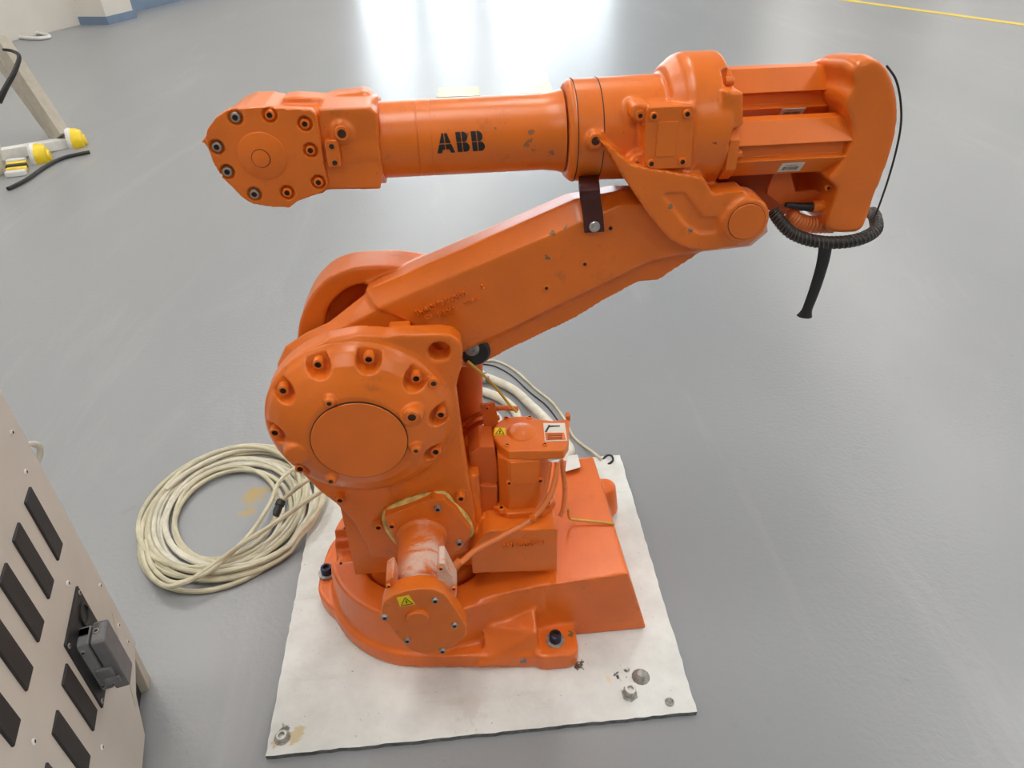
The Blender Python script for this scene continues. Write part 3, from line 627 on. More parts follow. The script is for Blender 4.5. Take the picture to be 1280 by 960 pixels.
# ---- upper arm
YA, ZA = 1.09, .995
XT0, XT1 = at(473, 173, 1.05).x, at(708, 162, 1.04).x
M['tube'] = orange('orange_tube_paint', grime=.75, chips=[(tuple(at(a, b, 1.038)), r_, (.30, .12, .05, 1)) for a, b, r_ in ((663, 150, .005), (664, 165, .004), (661, 178, .006), (666, 185, .004), (640, 150, .004), (690, 190, .005), (620, 160, .003), (583, 168, .003))])
b2 = bmesh.new(); lathe(b2, (XT0-.02, YA, ZA), (1, 0, 0), [(0, .0545), (.075, .0545), (.0752, .0538), (.0765, .0538), (.0768, .0545), (.095, .0545), (.0952, .054), (.0962, .054), (.0965, .0545), (XT1-XT0-.01, .0545), (XT1-XT0+.01, .057), (XT1-XT0+.02, .06)], 64); tubeo = mk('upper_arm_tube', b2, 'tube', robot)
# black lettering wrapped on the tube
def logo():
    b = bmesh.new(); RT = .0551
    A0, A1 = at(545.5, 178, YA-.05).x, at(606, 176, YA-.05).x; zt, zb = at(575, 164.5, YA-.052).z, at(575, 190, YA-.052).z
    Wd, Hh = A1 - A0, zt - zb; ph_t, ph_b = math.asin((zt-ZA)/RT), math.asin((zb-ZA)/RT)
    def inside(u, v):            # u along, v up; letter shapes in units of the measured lettering
        X, Y = 142 + u/3*873, 568 - v*363
        if X < 478:
            t_ = (565 - Y)/345
            if not 0 <= t_ <= 1: return False
            l, r_ = 145 + 98*t_, 468 - 133*t_
            if not l < X < r_ or abs(Y - 400) < 7 or abs(X - (304 - 22*t_)) < 8: return False
            return not (Y > 500 and l + 82 < X < r_ - 76)
        x0 = 490 if X < 752 else 765; t_ = (Y - 212)/342
        if not 0 <= t_ <= 1: return False
        x = X - (x0 + 24*t_)
        if x < 0 or abs(Y - 388) < 7 or abs(x - 98) < 8: return False
        cy_, W_, h_ = (298, 205, 88) if Y < 388 else (474, 226, 84)
        d_ = x - (W_ - 85)
        return d_ <= 0 or (d_/85)**2 + ((Y - cy_)/h_)**2 <= 1
    nu, nv = 170, 64; g_ = {}
    def V(i, j):
        if (i, j) not in g_:
            a = ph_b + (ph_t - ph_b)*j/nv; sh = (j/nv - .5)*.0
            g_[i, j] = b.verts.new((A0 + Wd*i/nu + sh, YA - RT*math.cos(a), ZA + RT*math.sin(a)))
        return g_[i, j]
    for i in range(nu):
        for j in range(nv):
            if inside((i+.5)/nu*3, (j+.5)/nv): b.faces.new((V(i, j), V(i+1, j), V(i+1, j+1), V(i, j+1)))
    return b
mk('black_lettering', logo(), 'black_print', tubeo)
# housing: collar, body, big flange, fork
XC = at(722, 160, 1.02).x; XB = at(755, 160, 1.02).x; XF = at(850, 145, 1.02).x; XG = at(921, 145, 1.0).x
print('x', XT0, XT1, XC, XB, XF, XG)
hb = [BM(lathe, (XC-.010, YA, ZA), (1, 0, 0), [(0, .066), (.008, .0735), (.05, .0735), (.2, .076)], 56)]
hb.append(BM(lathe, (XF-.012, YA, ZA+.006), (1, 0, 0), [(0, .078), (.018, .093), (.03, .0975), (XG-XF+.004, .0975), (XG-XF+.008, .094)], 64))
fork = [(750, 176), (757, 184), (775, 214), (786, 232), (814, 273), (837, 299), (857, 310), (879, 314), (918, 309), (940, 304), (940, 250), (932, 239), (904, 241), (892, 243), (886, 232), (880, 222), (830, 214), (790, 206), (766, 186)]
YFk = .986
hb.append(BM(prism_y, [A(a, b, YFk) for a, b in fork], YFk, 1.03, [A(a, b, YFk) for a, b in fork]))
E_ = at(933, 277, .978)
hb.append(BM(lathe, (E_.x, .978, E_.z), (0, 1, 0), [(0, .0335), (.004, .0365), (.05, .038)], 48))
for s_ in (0,):
    far = [A(a, b, 1.0) for a, b in fork[2:]]
    hb.append(BM(prism_y, far, 1.155, 1.195)); hb.append(BM(lathe, (E_.x, 1.15, E_.z), (0, 1, 0), [(0, .038), (.05, .036)], 40))
hb.append(BM(prism_y, [A(a, b, 1.002) for a, b in ((905, 114), (929, 115), (929, 157), (922, 160), (905, 160))], 1.0, 1.10))
# access platform
hb.append(BM(prism_y, [A(a, b, 1.0) for a, b in ((805, 134), (868, 131), (866, 212), (803, 214))], .999, 1.05))
hb.append(BM(prism_y, [A(a, b, 1.0) for a, b in ((790, 134), (796, 130), (812, 130), (812, 153), (794, 153), (789, 146))], 1.0, 1.04))
hb.append(BM(prism_y, [A(a, b, 1.0) for a, b in ((788, 198), (794, 193), (812, 193), (812, 214), (794, 213), (788, 208))], 1.0, 1.04))
p = at(744, 176, 1.012); hb.append(BM(lathe, (p.x, 1.05, p.z), (0, -1, 0), [(0, .018), (.03, .0145), (.043, .0125), (.044, .011)], 24))
hc = [BM(prism_y, [A(a, b, YFk) for a, b in ((826, 242), (857, 241), (879, 272), (898, 271), (897, 292), (874, 293), (859, 285))], .9, YFk+.005)]
XR = XG
for px, py in ((915, 101), (914, 171)):
    q = at(px, py, 1.01); hc.append(BM(box, (q.x + .006, 1.01, q.z), (.026, .07, .021)))
M['housing'] = orange('orange_housing_paint', chips=[(tuple(at(890, 176, 1.0)), .006, (.05, .04, .04, 1)), (tuple(at(839, 258, .986)), .0045, (.2, .12, .06, 1)), (tuple(at(863, 288, .986)), .005, (.16, .1, .05, 1)), (tuple(at(905, 205, 1.02)), .015, (.3, .14, .05, 1))])
hous = cast('upper_arm_housing', hb, 'housing', robot, hc, .0030, 2)
b2 = bmesh.new(); lathe(b2, (E_.x, .979, E_.z), (0, -1, 0), [(0, .0275), (.0025, .0275), (.0032, .0268), (.0032, 0)], 48); lid = mk('elbow_lid', b2, 'orange_clean', hous)
b2 = bmesh.new(); lathe(b2, (E_.x, .979, E_.z), (0, -1, 0), [(0, .0285), (.0012, .0285), (.0012, 0)], 48); mk('lid_seam', b2, 'hole', hous)
for xx in (XC + .001, XB):
    b2 = bmesh.new(); lathe(b2, (xx, YA, ZA), (1, 0, 0), [(0, .0725), (.0003, .0742), (.0013, .0742), (.0016, .0725)], 64); mk('joint_seam', b2, 'hole', hous)
p = at(744.5, 176, 1.003); screw((p.x, 1.0065, p.z), .0105, hous, 'o', h=.5, name='filler_plug')
b2 = bmesh.new(); prism_y(b2, [A(a, b, .992) for a, b in ((808, 136), (811, 133.5), (864, 131.5), (868, 134), (864, 206), (860, 210), (808, 211.5), (804.5, 208))], .990, 1.002); ap = mk('access_plate', b2, 'orange', hous, .002)
b2 = bmesh.new(); prism_y(b2, round_rect(*[A(823, 153, .989)[0], A(849, 153, .989)[0]], A(830, 196, .989)[1], A(830, 152, .989)[1], .003), .9885, .992); mk('plate_panel', b2, 'orange', ap, .001)
for px, py in ((817, 145), (858.5, 142), (813.5, 204), (852.5, 201.5)): p = at(px, py, .989); screw((p.x, .990, p.z), .0058, ap, 'o', h=.9)
for px, py in ((800, 144), (796, 204)):
    p = at(px, py, 1.0); b2 = bmesh.new(); lathe(b2, (p.x, 1.003, p.z), (0, -1, 0), [(0, .0075), (.0055, .007), (.006, .0065), (.006, 0)], 20); o = mk('thread_boss', b2, 'orange', hous); bore((p.x, .997, p.z), .003, o)
for px, py in ((913, 102), (912, 172)):
    q = at(px, py, 1.025); screw((q.x - .004, 1.028, q.z), .0062, hous, 'o', (1, 0, 0), 1.6)
# motors behind the flange (corner-channel extrusions)
def arm_motor(y, zc, s=.0285, xs=0, lab=True):
    x0 = XG - .002 + xs; x1 = at(1075, 150, 1.05).x; k = s*1.414
    prof = [(-k*.30, k), (k*.30, k), (k*.84, k*.30), (k*.56, k*.20), (k*.56, -k*.20), (k*.84, -k*.30), (k*.30, -k), (-k*.30, -k), (-k*.84, -k*.30), (-k*.56, -k*.22), (-k*.56, k*.16), (-k*.84, k*.26)]
    b2 = bmesh.new(); prism_x(b2, [(y + a, zc + b) for a, b in prof], x0, x1); m = mk('arm_motor', b2, 'orange_clean', robot, .0015)
    b2 = bmesh.new(); prism_x(b2, [(y + a*1.08, zc + b*1.06) for a, b in ((-k*.4, k), (k*.4, k), (k*.9, k*.5), (k*.9, -k*.5), (k*.4, -k), (-k*.4, -k), (-k*.9, -k*.5), (-k*.9, k*.5))], x0-.004, x0+.012); mk('motor_flange', b2, 'orange_clean', m, .002)
    screw((x0+.012, y - k*.72, zc - .001), .0065, m, 'o', (1, 0, 0), 1.2)
    return m, k
zc2 = at(990, 180, 1.035).z; zc1 = at(1000, 116, 1.10).z; print('motors z', zc2, zc1)
m2, k2 = arm_motor(1.035, zc2)
m1, k1 = arm_motor(1.10, zc1, xs=.004)
m3, k3 = arm_motor(1.150, zc2)
def face_pt(y, zc, k, x, f):          # point on the lower front face of a motor
    a = (-k*.84, -k*.30); b_ = (-k*.30, -k); return Vector((x, y + a[0] + (b_[0]-a[0])*f - .0006, zc + a[1] + (b_[1]-a[1])*f - .0004))
for (yy, zz, kk, m, px) in ((1.035, zc2, k2, m2, (973, 1001)), (1.10, zc1, k1, m1, (972, 1001))):
    xa, xb = at(px[0], 200, 1.02).x, at(px[1], 200, 1.02).x
    if m is m1: xa, xb = at(px[0], 140, 1.08).x, at(px[1], 140, 1.08).x
    f0, f1 = (.80, .22) if m is m2 else (.56, .04)
    barcode([face_pt(yy, zz, kk, xa, f0), face_pt(yy, zz, kk, xb, f0), face_pt(yy, zz, kk, xb, f1), face_pt(yy, zz, kk, xa, f1)], m)
# rear cover
cov = [(1066, 86), (1074, 75), (1094, 69), (1107, 76), (1116, 92), (1123, 120), (1123, 154), (1115, 189), (1104, 221), (1091, 252), (1083, 279), (1071, 291), (1042, 291), (1034, 283), (1040, 262), (1048, 236), (1036, 225), (1046, 212), (1058, 194), (1066, 174), (1065, 151), (1059, 132), (1061, 117), (1070, 104)]
cv = smooth2([A(a, b, 1.0) for a, b in cov], 2); zm = A(1090, 180, 1.0)[1]; zt = max(z for _, z in cv)
def squash(top): return [(x, zm + (z - zm)*((top - zm)/(zt - zm)) if z > zm else z) for x, z in cv]
rc = [BM(loft, [[(x, yy, z) for x, z in squash(tz)] for yy, tz in ((1.0, zt - .006), (1.03, zt - .003), (1.10, zt - .014), (1.165, zt - .040))])]
inner = [(1072, 96), (1094, 82), (1104, 95), (1110, 120), (1110, 154), (1103, 186), (1092, 215), (1070, 222)]
rear = cast('motor_cover', rc, 'orange', robot, (), .0034, 7)
b2 = bmesh.new(); prism_y(b2, [A(a, b, 1.13) for a, b in ((975, 85), (1005, 79), (1030, 75), (1046, 75), (1046, 92), (975, 92))], 1.085, 1.13); mk('cover_hood', b2, 'orange', rear, .004)
b2 = bmesh.new(); tube(b2, spline([at(1108, 82, 1.01), at(1120, 100, 1.005), at(1126, 130, 1.005), at(1125, 165, 1.005), at(1113, 215, 1.005), at(1097, 262, 1.01), at(1091, 272, 1.03)], 8), .0016, 8); mk('thin_wire', b2, 'black', robot)
# cable bracket below the motors, black braided hose, ribbed conduit
b2 = bmesh.new(); prism_y(b2, [A(a, b, 1.05) for a, b in ((957, 241), (966, 213), (986, 213), (993, 240), (1016, 236), (1026, 240), (1028, 245), (975, 254))], 1.045, 1.05); bk = mk('cable_bracket', b2, 'orange_dull', robot)
b2 = bmesh.new(); loft(b2, [[at(a, b, y) for a, b, y in q] for q in (((975, 254, 1.045), (1028, 245, 1.045), (1016, 236, 1.10), (990, 241, 1.10)), ((975, 255.5, 1.045), (1028, 246.5, 1.045), (1016, 237.5, 1.10), (990, 242.5, 1.10)))]); mk('bracket_shelf', b2, 'orange', bk)
b2 = bmesh.new(); prism_y(b2, [A(a, b, 1.03) for a, b in ((1037, 224), (1050, 233), (1046, 258), (1034, 250))], 1.02, 1.04); pb = mk('junction_box', b2, 'orange', robot, .002)
for px, py in ((1034, 234), (1038, 254)): p = at(px, py, 1.02); screw((p.x, 1.02, p.z), .0045, pb, 'o')
b2 = bmesh.new(); prism_y(b2, [A(a, b, 1.12) for a, b in ((905, 205), (1022, 205), (1016, 262), (975, 270), (950, 258), (915, 235))], 1.12, 1.15); mk('inner_web', b2, 'orange_dull', robot, .003)
b2 = bmesh.new(); tube(b2, [at(982, 256, 1.03), at(1000, 258, 1.03), at(1017, 259, 1.03)], .006, 12, rfun=lambda s: .004 + .004*s); pg = mk('black_connector', b2, 'black', robot)
b2 = bmesh.new(); tube(b2, [at(1015, 258, 1.03), at(1022, 258, 1.03), at(1030, 257, 1.03)], .0095, 12); mk('connector_nut', b2, 'orange', pg, .002)
def ribbed(name, path, r, mat, parent, rib=.0012, f=90):
    b = bmesh.new(); P = spline(path, 14); tube(b, P, r, 14, rfun=lambda s: r + rib*math.sin(s*f)); return mk(name, b, mat, parent, ang=60)
ribbed('ribbed_conduit', [at(986, 268, 1.04), at(1000, 277, 1.035), at(1018, 281, 1.035), at(1040, 281, 1.04)], .0125, 'orange_cable', robot)
hosep = [at(966, 262, 1.03), at(974, 275, 1.02), at(988, 290, 1.01), at(1008, 299, 1.0), at(1032, 303, .995), at(1060, 302, .995), at(1082, 296, 1.0), at(1095, 286, 1.02), at(1094, 272, 1.05), at(1090, 266, 1.08)]
hs = ribbed('braided_hose', hosep, .0098, 'black', robot, .0008, 260)
b2 = bmesh.new()
P = spline(hosep, 30)
for ph in (0, math.pi*2/3, math.pi*4/3):
    hx = []
    for i, p in enumerate(P):
        a = i*.33 + ph; tg = (P[min(i+1, len(P)-1)] - P[max(i-1, 0)]).normalized(); _, u, v = frame(tg); hx.append(p + (u*math.cos(a) + v*math.sin(a))*.0100)
    tube(b2, hx, .0006, 5)
M['braid'] = simple('grey_braid', (.16, .12, .09, 1), .35, var=.3); mk('braid_wrap', b2, 'braid', hs)
b2 = bmesh.new(); sp_ = spline([at(1032, 308, .99), at(1028, 330, .99), at(1019, 360, .99), at(1010, 384, .99), at(1005, 396, .99)], 6); rings = []
for i, p in enumerate(sp_):
    s_ = i/(len(sp_)-1); d = (sp_[min(i+1, len(sp_)-1)] - sp_[max(i-1, 0)]).normalized(); x = Vector((-d.z, 0, d.x)); w = .0112 - .0025*s_ + (.0075*max(0, (s_-.78)/.22)**1.2); t_ = .0025 + .004*max(0, (s_-.75)/.25)
    if i == len(sp_)-1: w *= .75
    rings.append([p + x*w*math.cos(2*math.pi*k/12) + Vector((0, 1, 0))*t_*math.sin(2*math.pi*k/12) for k in range(12)])
loft(b2, rings); mk('hanging_strap', b2, 'black', robot)

# ---- wrist
YW = 1.022
wcov = [(256, 175), (259, 161), (270, 147), (285, 137), (327, 134), (388, 137), (396, 144), (399, 162), (405, 205), (410, 230), (402, 241), (386, 247), (372, 252), (362, 260), (338, 259), (315, 255), (302, 247), (290, 234), (277, 222), (267, 205), (262, 190)]
wc = [A(a, b, YW) for a, b in wcov]
b2 = bmesh.new(); prism_y(b2, wc, YW, YW+.016)
adds = [b2]; bmesh.ops.recalc_face_normals(b2, faces=b2.faces)
wb = [(294, 147), (337, 144), (381, 155), (388, 188), (271, 184), (284, 215), (318, 243), (359, 241), (398, 228)]
cuts = []
for a, b in wb:
    p = at(a, b, YW); cuts.append(BM(lathe, (p.x, YW+.007, p.z), (0, -1, 0), [(0, .0098), (.02, .0115)], 20))
wcover = cast('wrist_cover', adds, 'orange', robot, cuts, .002, 3)
for i, (a, b) in enumerate(wb): p = at(a, b, YW); screw((p.x, YW+.006, p.z), .0066, wcover, 's' if i in (0, 4, 5, 6) else 'o', h=1.1)
p = at(328, 195, YW); q = at(326.5, 197.5, YW)
b2 = bmesh.new(); lathe(b2, (p.x, YW+.002, p.z), (0, -1, 0), [(0, .034), (.003, .033), (.0038, .0318), (.0038, 0)], 48); wl = mk('raised_disc', b2, 'orange_clean', wcover)
b2 = bmesh.new(); lathe(b2, (q.x, YW-.001, q.z), (0, -1, 0), [(0, .0128), (.0014, .0128), (.0014, 0)], 36); mk('plug_seam', b2, 'hole', wl)
b2 = bmesh.new(); lathe(b2, (q.x, YW-.001, q.z), (0, -1, 0), [(0, .0120), (.0024, .0118), (.0026, .0112), (.0026, 0)], 36); mk('centre_plug', b2, 'orange_clean', wl)
wbody = [(258, 178), (276, 150), (292, 132), (308, 120), (322, 115), (342, 115), (362, 119), (400, 119), (440, 117), (466, 117), (468, 233), (410, 234), (405, 240), (380, 246), (362, 256), (316, 252), (290, 232), (268, 203)]
wbd = [BM(prism_y, [A(a, b, 1.15 if b < 160 else 1.04) for a, b in wbody], YW+.012, 1.158)]
wbd.append(BM(prism_y, [A(a, b, 1.04) for a, b in ((398, 134), (462, 132), (472, 140), (473, 160), (478, 215), (476, 234), (406, 235), (398, 180))], 1.030, 1.13))
wbd.append(BM(lathe, (at(430, 173, YA).x, YA, ZA), (1, 0, 0), [(0, .062), (at(478, 173, YA).x - at(430, 173, YA).x, .062)], 48))
wbd.append(BM(prism_y, [A(a, b, 1.14) for a, b in ((414, 112), (458, 107), (464, 110), (468, 124), (414, 124))], 1.10, 1.14))
wbd.append(BM(prism_y, [A(a, b, 1.12) for a, b in ((357, 117), (372, 115), (410, 117), (410, 126), (357, 126))], 1.09, 1.13))
p = at(427, 166, 1.03); wbd.append(BM(lathe, (p.x, 1.05, p.z), (0, -1, 0), [(0, .019), (.022, .0165), (.026, .015)], 24))
wrist = cast('wrist_housing', wbd, 'orange', robot, (), .003, 3)
p = at(427.5, 166.5, 1.024); screw((p.x, 1.0245, p.z), .0105, wrist, 'o', h=.4, name='filler_plug')
b2 = bmesh.new(); prism_y(b2, round_rect(A(408, 190, 1.025)[0], A(425, 190, 1.025)[0], A(416, 208, 1.025)[1], A(416, 174, 1.025)[1], .004), 1.020, 1.034); lg = mk('sensor_lug', b2, 'orange', wrist, .0015)
for px, py in ((414.5, 183), (418.5, 203.5)): p = at(px, py, 1.02); bore((p.x, 1.0195, p.z), .0035, lg)
# turned tool flange on the wrist's far side
b2 = bmesh.new(); p = at(335, 197, 1.15); lathe(b2, (p.x, 1.14, p.z), (0, 1, 0), [(0, .05), (.03, .05), (.034, .045), (.034, 0)], 40); mk('wrist_back_lid', b2, 'orange', wrist)
# ================================================================== cables on the floor
def coil(cxy, ra, rb, tilt, turns, r, seed, mat):
    rnd = random.Random(seed); P = []
    n = 40; ct, st_ = math.cos(tilt), math.sin(tilt)
    ks = [(rnd.uniform(.86, 1.12), rnd.uniform(-.03, .03), rnd.uniform(-.03, .03), rnd.uniform(0, 6.28)) for _ in range(turns + 2)]
    for i in range(turns*n + 1):
        k = i//n; f = (i % n)/n; sm = f*f*(3 - 2*f); a = 2*math.pi*i/n
        L = lambda j: ks[k][j]*(1 - sm) + ks[k+1][j]*sm
        x = ra*L(0)*math.cos(a) + L(1); y = rb*L(0)*math.sin(a) + L(2)
        z = r*1.05 + (k*.55*r)*(0.55 + .45*math.sin(a*1.0 + ks[k][3])**2) 
        X = cxy[0] + ct*x - st_*y; e = min(1, max(0, (X + .45)/.03)); z += .021*e*e*(3 - 2*e)
        P.append(Vector((X, cxy[1] + st_*x + ct*y, z)))
    return P
cr = empty('cable_coil', (-.62, 1.36, 0), 'coil of cream cable lying on the floor beside the white plate', 'cable')
b2 = bmesh.new(); tube(b2, coil((-.615, 1.365), .205, .225, 0, 7, .0062, 3, 0), .0062, 8); mk('cable_loops', b2, 'cable', cr)
b2 = bmesh.new(); tube(b2, coil((-.625, 1.36), .175, .205, .5, 5, .0058, 11, 0), .0058, 8); mk('cable_loops', b2, 'cable2', cr)
b2 = bmesh.new(); tube(b2, coil((-.61, 1.365), .150, .190, .35, 4, .0058, 23, 0), .0058, 8); mk('cable_loops', b2, 'cable', cr)
tail = [gnd(176, 680, .02), gnd(184, 712, .03), gnd(205, 732, .035), gnd(232, 728, .04), gnd(258, 712, .042), gnd(300, 682, .05), gnd(340, 656, .06), gnd(375, 632, .09), gnd(405, 612, .12), gnd(425, 603, .13), Vector((-.30, 1.275, .12)), Vector((-.247, 1.233, .10))]
b2 = bmesh.new(); tube(b2, spline(tail, 8), .0058, 8); mk('cable_tail', b2, 'cable', cr)
tail = [gnd(182, 676, .02), gnd(190, 708, .03), gnd(215, 728, .035), gnd(245, 722, .038), gnd(270, 708, .04), gnd(312, 668, .04), gnd(337, 630, .04), gnd(348, 604, .04), gnd(364, 588, .035), gnd(385, 580, .02)]
b2 = bmesh.new(); tube(b2, spline(tail, 8), .0056, 8); mk('cable_tail', b2, 'cable', cr)
tail = [gnd(351, 627, .061), gnd(366, 614, .08), gnd(382, 602, .11), gnd(405, 592, .12), Vector((-.26, 1.31, .12)), Vector((-.206, 1.264, .10))]
b2 = bmesh.new(); tube(b2, spline(tail, 8), .0056, 8); mk('cable_tail', b2, 'cable', cr)
tail = [gnd(208, 612, .02), gnd(235, 590, .026), gnd(268, 573, .026), gnd(300, 563, .018), gnd(335, 559, .012), gnd(355, 563, .012), gnd(380, 575, .012)]
b2 = bmesh.new(); tube(b2, spline(tail, 8), .0062, 8); mk('cable_tail', b2, 'cable2', cr)
pa, pb_ = gnd(346, 640, .05), gnd(352, 625, .062)
b2 = bmesh.new(); d = (pb_ - pa).normalized(); lathe(b2, pa - d*.01, d, [(0, .007), (.012, .0095), (.026, .0095), (.027, .0115), (.040, .0115), (.041, .009), (.043, .009), (.040, .006), (.040, 0)], 18); mk('round_plug', b2, 'black', cr)
# hoses behind the robot
def hose(name, pts, r, mat, label, group=None, z=None):
    b2 = bmesh.new(); tube(b2, spline([gnd(a, b, zz) for a, b, zz in pts], 8) if z is None else spline(z, 8), r, 12); return tag(mk(name, b2, mat), label, 'hose', group)
def hose_path(i, pts, end): return [Vector((-.19 + .07*i, 1.276 + .012*i, .075)), Vector((-.19 + .07*i, 1.36, .07)), Vector((-.17 + .07*i, 1.50, .022))] + [gnd(a, b, zz) for a, b, zz in pts] + [Vector(e) for e in end]
h1 = hose('cable_hose', None, .0135, 'cable2', 'thick white hose running from the metal coupling round behind the turret motor', z=[gnd(a, b, zz) for a, b, zz in ((603, 470, .019), (617, 475, .016), (642, 487, .015), (662, 505, .02), (680, 522, .05), (700, 545, .09), (712, 562, .11))] + [Vector((.235, 1.34, .12)), Vector((.235, 1.268, .12))])
h2 = hose('cable_hose', None, .0135, 'cable2', 'thick white hose curving between the coupled hose and the tightest bend', z=hose_path(0, [(560, 484, .014), (585, 486, .014), (612, 492, .014), (636, 505, .014), (647, 521, .014), (650, 542, .02)], [(.14, 1.42, .07), (.14, 1.268, .09)]))
h3 = hose('cable_hose', None, .0125, 'cable2', 'white hose with the tightest bend, nearest the orange cable bracket', z=hose_path(1, [(560, 503, .014), (585, 504, .014), (606, 511, .014), (622, 523, .014), (624, 542, .02)], [(.06, 1.42, .07), (.06, 1.285, .09)]))
thin = [(560, 440), (600, 450), (622, 452), (645, 464), (668, 485), (690, 503), (706, 525), (716, 545), (728, 556), (742, 566), (752, 574)]
b2 = bmesh.new(); tube(b2, spline([gnd(a, b, .004 if b < 560 else .0165) for a, b in thin], 8), .004, 8); tag(mk('thin_cable', b2, 'cable'), 'thin pale cable curving over the floor behind the white hoses', 'cable')
b2 = bmesh.new(); tube(b2, spline([gnd(a - 6, b + 5, .0022) for a, b in thin[1:8]], 8), .0022, 6); tag(mk('thin_cable', b2, 'black'), 'thin black wire following the pale cable behind the robot', 'cable')
r = empty('hose_coupling', tuple(gnd(592, 470, 0)), 'shiny metal hose coupling on the floor behind the robot arm', 'coupling')
pa, pb_ = gnd(586, 460, .02), gnd(602, 470, .02); d = (pb_ - pa).normalized()
b2 = bmesh.new(); lathe(b2, pa, d, [(0, .012), (.02, .012), (.021, .017), (.045, .017), (.046, .012), (.07, .013)], 6); mk('coupling_nut', b2, 'steel', r, .001)
b2 = bmesh.new(); lathe(b2, pb_ - d*.02, d, [(0, .018), (.03, .018), (.031, .013), (.05, .0125)], 20); mk('coupling_sleeve', b2, 'steel', r)
# white rag-like label card on the rear of the base
b2 = bmesh.new(); q = [(709, 588), (724, 572), (728, 584), (711, 590)]; loft(b2, [[gnd(a, b, .183) for a, b in ((706, 590), (709, 570), (722, 568), (726, 584))], [gnd(a, b, .194) for a, b in ((706, 590), (709, 570), (722, 568), (726, 584))]]); tag(mk('white_card', b2, 'white_wear', None, .002), 'small white plastic cover on top of the robot base', 'cover')

# ================================================================== control cabinet
CD = Vector((-.233, .973, 0)).normalized(); CN = Vector((CD.y, -CD.x, 0)); C0 = Vector((-.652, .805, 0))
def cb(s, z, out=0.0): return C0 + CD*s + CN*out + Vector((0, 0, z))
CF, CB_, CH = .112, -.75, .97
cab = empty('control_cabinet', tuple(C0 - CN*.3), 'cream steel control cabinet with black louvres and a grey plug', 'cabinet')
def cprism(sz, o0, o1): b = bmesh.new(); loft(b, [[cb(s, z, o0) for s, z in sz], [cb(s, z, o1) for s, z in sz]]); bmesh.ops.recalc_face_normals(b, faces=b.faces); return b
body = [(CB_, .012), (-.03, .012), (.015, .076), (.095, .105), (CF, .105), (CF, CH), (CB_, CH)]
mk('cabinet_body', cprism(body, -.6, 0), 'cream', cab, .004)
mk('kick_recess', cprism([(CB_+.02, 0), (CF-.02, 0), (CF-.02, .12), (CB_+.02, .12)], -.58, -.02), 'darkplate', cab)
mk('corner_foot', cprism([(.075, 0), (.105, 0), (.108, .107), (.088, .107)], -.03, -.004), 'beige', cab, .002)
pitch = .0775
for k in range(9):
    s0 = .006 - k*pitch
    mk('louvre', cprism([(s0, .455), (s0+.038, .455), (s0+.038, .581), (s0, .581)], -.004, .0035), 'louvre', cab, .0025)
    if k >= 2:
        mk('louvre', cprism([(s0-.008, .240), (s0+.030, .240), (s0+.030, .367), (s0-.008, .367)], -.004, .0035), 'louvre', cab, .0025)
for s, z in ((.075, .66), (.055, .60), (-.0, .41), (-.16, .20), (.09, .30), (.08, .2), (.08, .15), (-.27, .41)):
    p = cb(s, z, .0005); screw(tuple(p), .0045, cab, 'w', tuple(CN), .5, 'panel_screw')
mk('panel_seam', cprism([(-.012, .08), (-.0112, .08), (.083, .235), (.082, .235)], -.001, .0006), 'beige', cab)
pl_ = mk('socket_plate', cprism([(-.105, .222), (.016, .222), (.018, .383), (-.100, .383)], -.002, .0035), 'darkplate', cab, .001)
for s, z in ((-.095, .374), (.010, .374), (-.098, .231), (.008, .231)): screw(tuple(cb(s, z, .003)), .0042, pl_, 's', tuple(CN), .6)
b2 = bmesh.new(); lathe(b2, cb(-.012, .345, .003), CN, [(0, .020), (.004, .020), (.004, .016), (.001, .015), (.001, 0)], 28); mk('round_socket', b2, 'black', pl_)
def rr4(s0, s1, z0, z1, r=.005): return round_rect(s0, s1, z0, z1, r, 3)
pg_ = mk('grey_plug', cprism(rr4(-.080, -.040, .230, .350), 0, .020), 'greyplug', cab, .003, 3)
mk('plug_hood', cprism(rr4(-.082, -.038, .228, .352), .0225, .044), 'greyplug', pg_, .005, 3)
mk('plug_gasket', cprism(rr4(-.078, -.042, .232, .348), .018, .024), 'black', pg_)
mk('plug_latch', cprism([(-.087, .265), (-.079, .265), (-.079, .290), (-.087, .290)], .010, .034), 'greyplug', pg_, .003)
mk('latch_lever', cprism([(-.091, .255), (-.085, .252), (-.085, .268), (-.091, .270)], .016, .040), 'greyplug', pg_, .002)
for z in (.245, .335): screw(tuple(cb(-.080, z, .008)), .004, pg_, 's', tuple(-CD), .6)
screw(tuple(cb(-.06, .3515, .03)), .005, pg_, 's', (0, 0, 1), .6)
b2 = bmesh.new(); tube(b2, spline([cb(.10, .585, -.03), cb(.125, .60, -.01), cb(.135, .585, .0), cb(.125, .565, -.01), cb(.10, .56, -.03)], 5), .005, 8); mk('side_hook', b2, 'cream', cab)

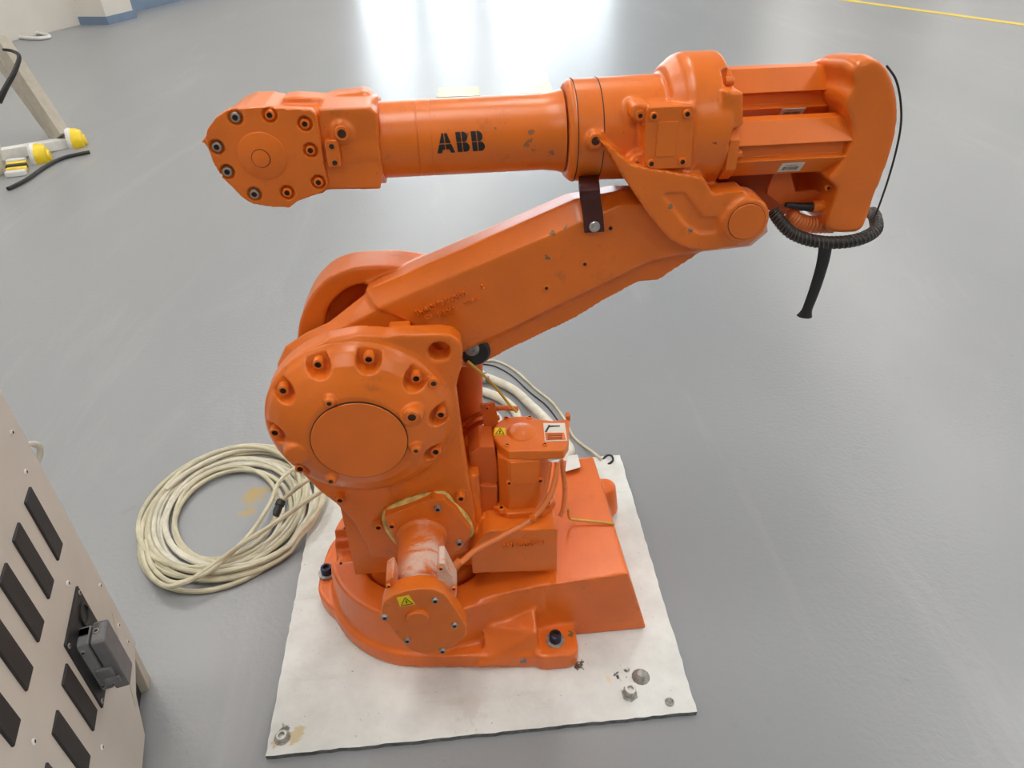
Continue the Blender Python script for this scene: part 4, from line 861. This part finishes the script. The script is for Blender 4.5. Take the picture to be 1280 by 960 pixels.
# ================================================================== far left corner
root = empty('wheeled_stand', tuple(gnd(40, 190)), 'beige steel stand with slanted leg and yellow casters at the hall side', 'stand')
fa = gnd(88, 183); fb = gnd(-60, 215)
def bar(name, p, q, w, h, mat, par, bev=.004):
    p, q = Vector(p), Vector(q); ax = (q - p).normalized(); side = ax.cross(Vector((0, 0, 1))).normalized()*w/2; upv = side.normalized().cross(ax)*h/2; b = bmesh.new()
    loft(b, [[e + side*a + upv*c_ for a, c_ in ((-1, -1), (1, -1), (1, 1), (-1, 1))] for e in (p, q)]); return mk(name, b, mat, par, bev)
top = at(-2, 48, fa.y + .15)
bar('slanted_leg', at(78, 170, fa.y), top, .07, .10, 'beige', root)
bar('slanted_leg', at(70, 172, fa.y + .25), at(-20, 48, fa.y + .3), .05, .06, 'beige', root)
bar('foot_rail', at(85, 178, fa.y), at(-40, 200, fb.y), .07, .06, 'white_wear', root)
bar('upright', at(-5, 218, 4.30), at(-18, 120, 4.30), .06, .06, 'cream', root)
for px, py, yy in ((95, 176, fa.y), (50, 196, 4.55)):
    p = at(px, py, yy); b2 = bmesh.new(); lathe(b2, p - Vector((.03, 0, 0)), (1, .3, 0), [(0, .06), (.008, .074), (.04, .074), (.07, .06), (.075, .035), (.085, .03), (.085, 0)], 28); w_ = mk('caster_wheel', b2, 'caster', root)
    b2 = bmesh.new(); lathe(b2, p - Vector((.045, 0, .0)), (1, .3, 0), [(0, .076), (.014, .082), (.03, .076)], 28); mk('wheel_tyre', b2, 'white_wear', w_)
b2 = bmesh.new(); tube(b2, spline([at(4, 62, 4.90), at(16, 64, 4.88), at(24, 71, 4.82), at(18, 90, 4.75), at(8, 108, 4.7), at(-2, 128, 4.65)], 8), .012, 8, rfun=lambda s: .008 + .010*s); tag(mk('hanging_cable', b2, 'black'), 'black cable hanging from the beige stand', 'cable')
r = empty('warning_tape', tuple(gnd(25, 205)), 'yellow and white barrier strip lying at the foot of the beige stand', 'barrier strip')
for k, (m_, a, b) in enumerate((('white_wear', (8, 203), (33, 200)), ('caster', (8, 207), (34, 204)), ('black', (8, 210), (34, 207)), ('caster', (8, 214), (34, 211)), ('white_wear', (7, 218), (33, 215)))):
    bar('tape_band', gnd(*a, .015), gnd(*b, .015), .045, .03, m_, r, .006)
b2 = bmesh.new(); tube(b2, spline([gnd(10, 236, .012), gnd(32, 225, .012), gnd(57, 208, .012), gnd(80, 197, .012), gnd(112, 190, .012)], 6), .011, 8); tag(mk('floor_cable', b2, 'black'), 'black cable on the floor in front of the yellow casters', 'cable')
for pts, m_, lb in ((((-8, 42), (2, 43), (20, 46), (45, 48), (62, 46), (52, 42), (24, 40)), 'white_wear', 'white cable loop on the floor beside the white wall column'), (((-10, 38), (20, 34), (50, 29), (70, 27)), 'beige', 'beige cable running along the floor to the white wall column')):
    b2 = bmesh.new(); tube(b2, spline([gnd(a, b, .02) for a, b in pts], 6), .02, 8); tag(mk('floor_cable', b2, m_), lb, 'cable')
# dark pallet rack behind the column
root = empty('storage_rack', tuple(gnd(15, 20)), 'dark steel storage rack standing beside the white wall column', 'rack')
q0 = gnd(45, 22); q1 = gnd(-120, 60)
for z, m_ in ((.12, 'steel_dull'), (.45, 'darkplate'), (.8, 'beige'), (1.15, 'darkplate')):
    bar('rack_shelf', q0 + Vector((0, .3, z)), q1 + Vector((0, .3, z)), .6, .06, m_, root)
for t_ in (0.02, .5, .98):
    q = q0.lerp(q1, t_)
    for dy in (.02, .58): bar('rack_post', q + Vector((0, dy, 0)), q + Vector((.0001, dy, 1.6)), .06, .06, 'beige', root)
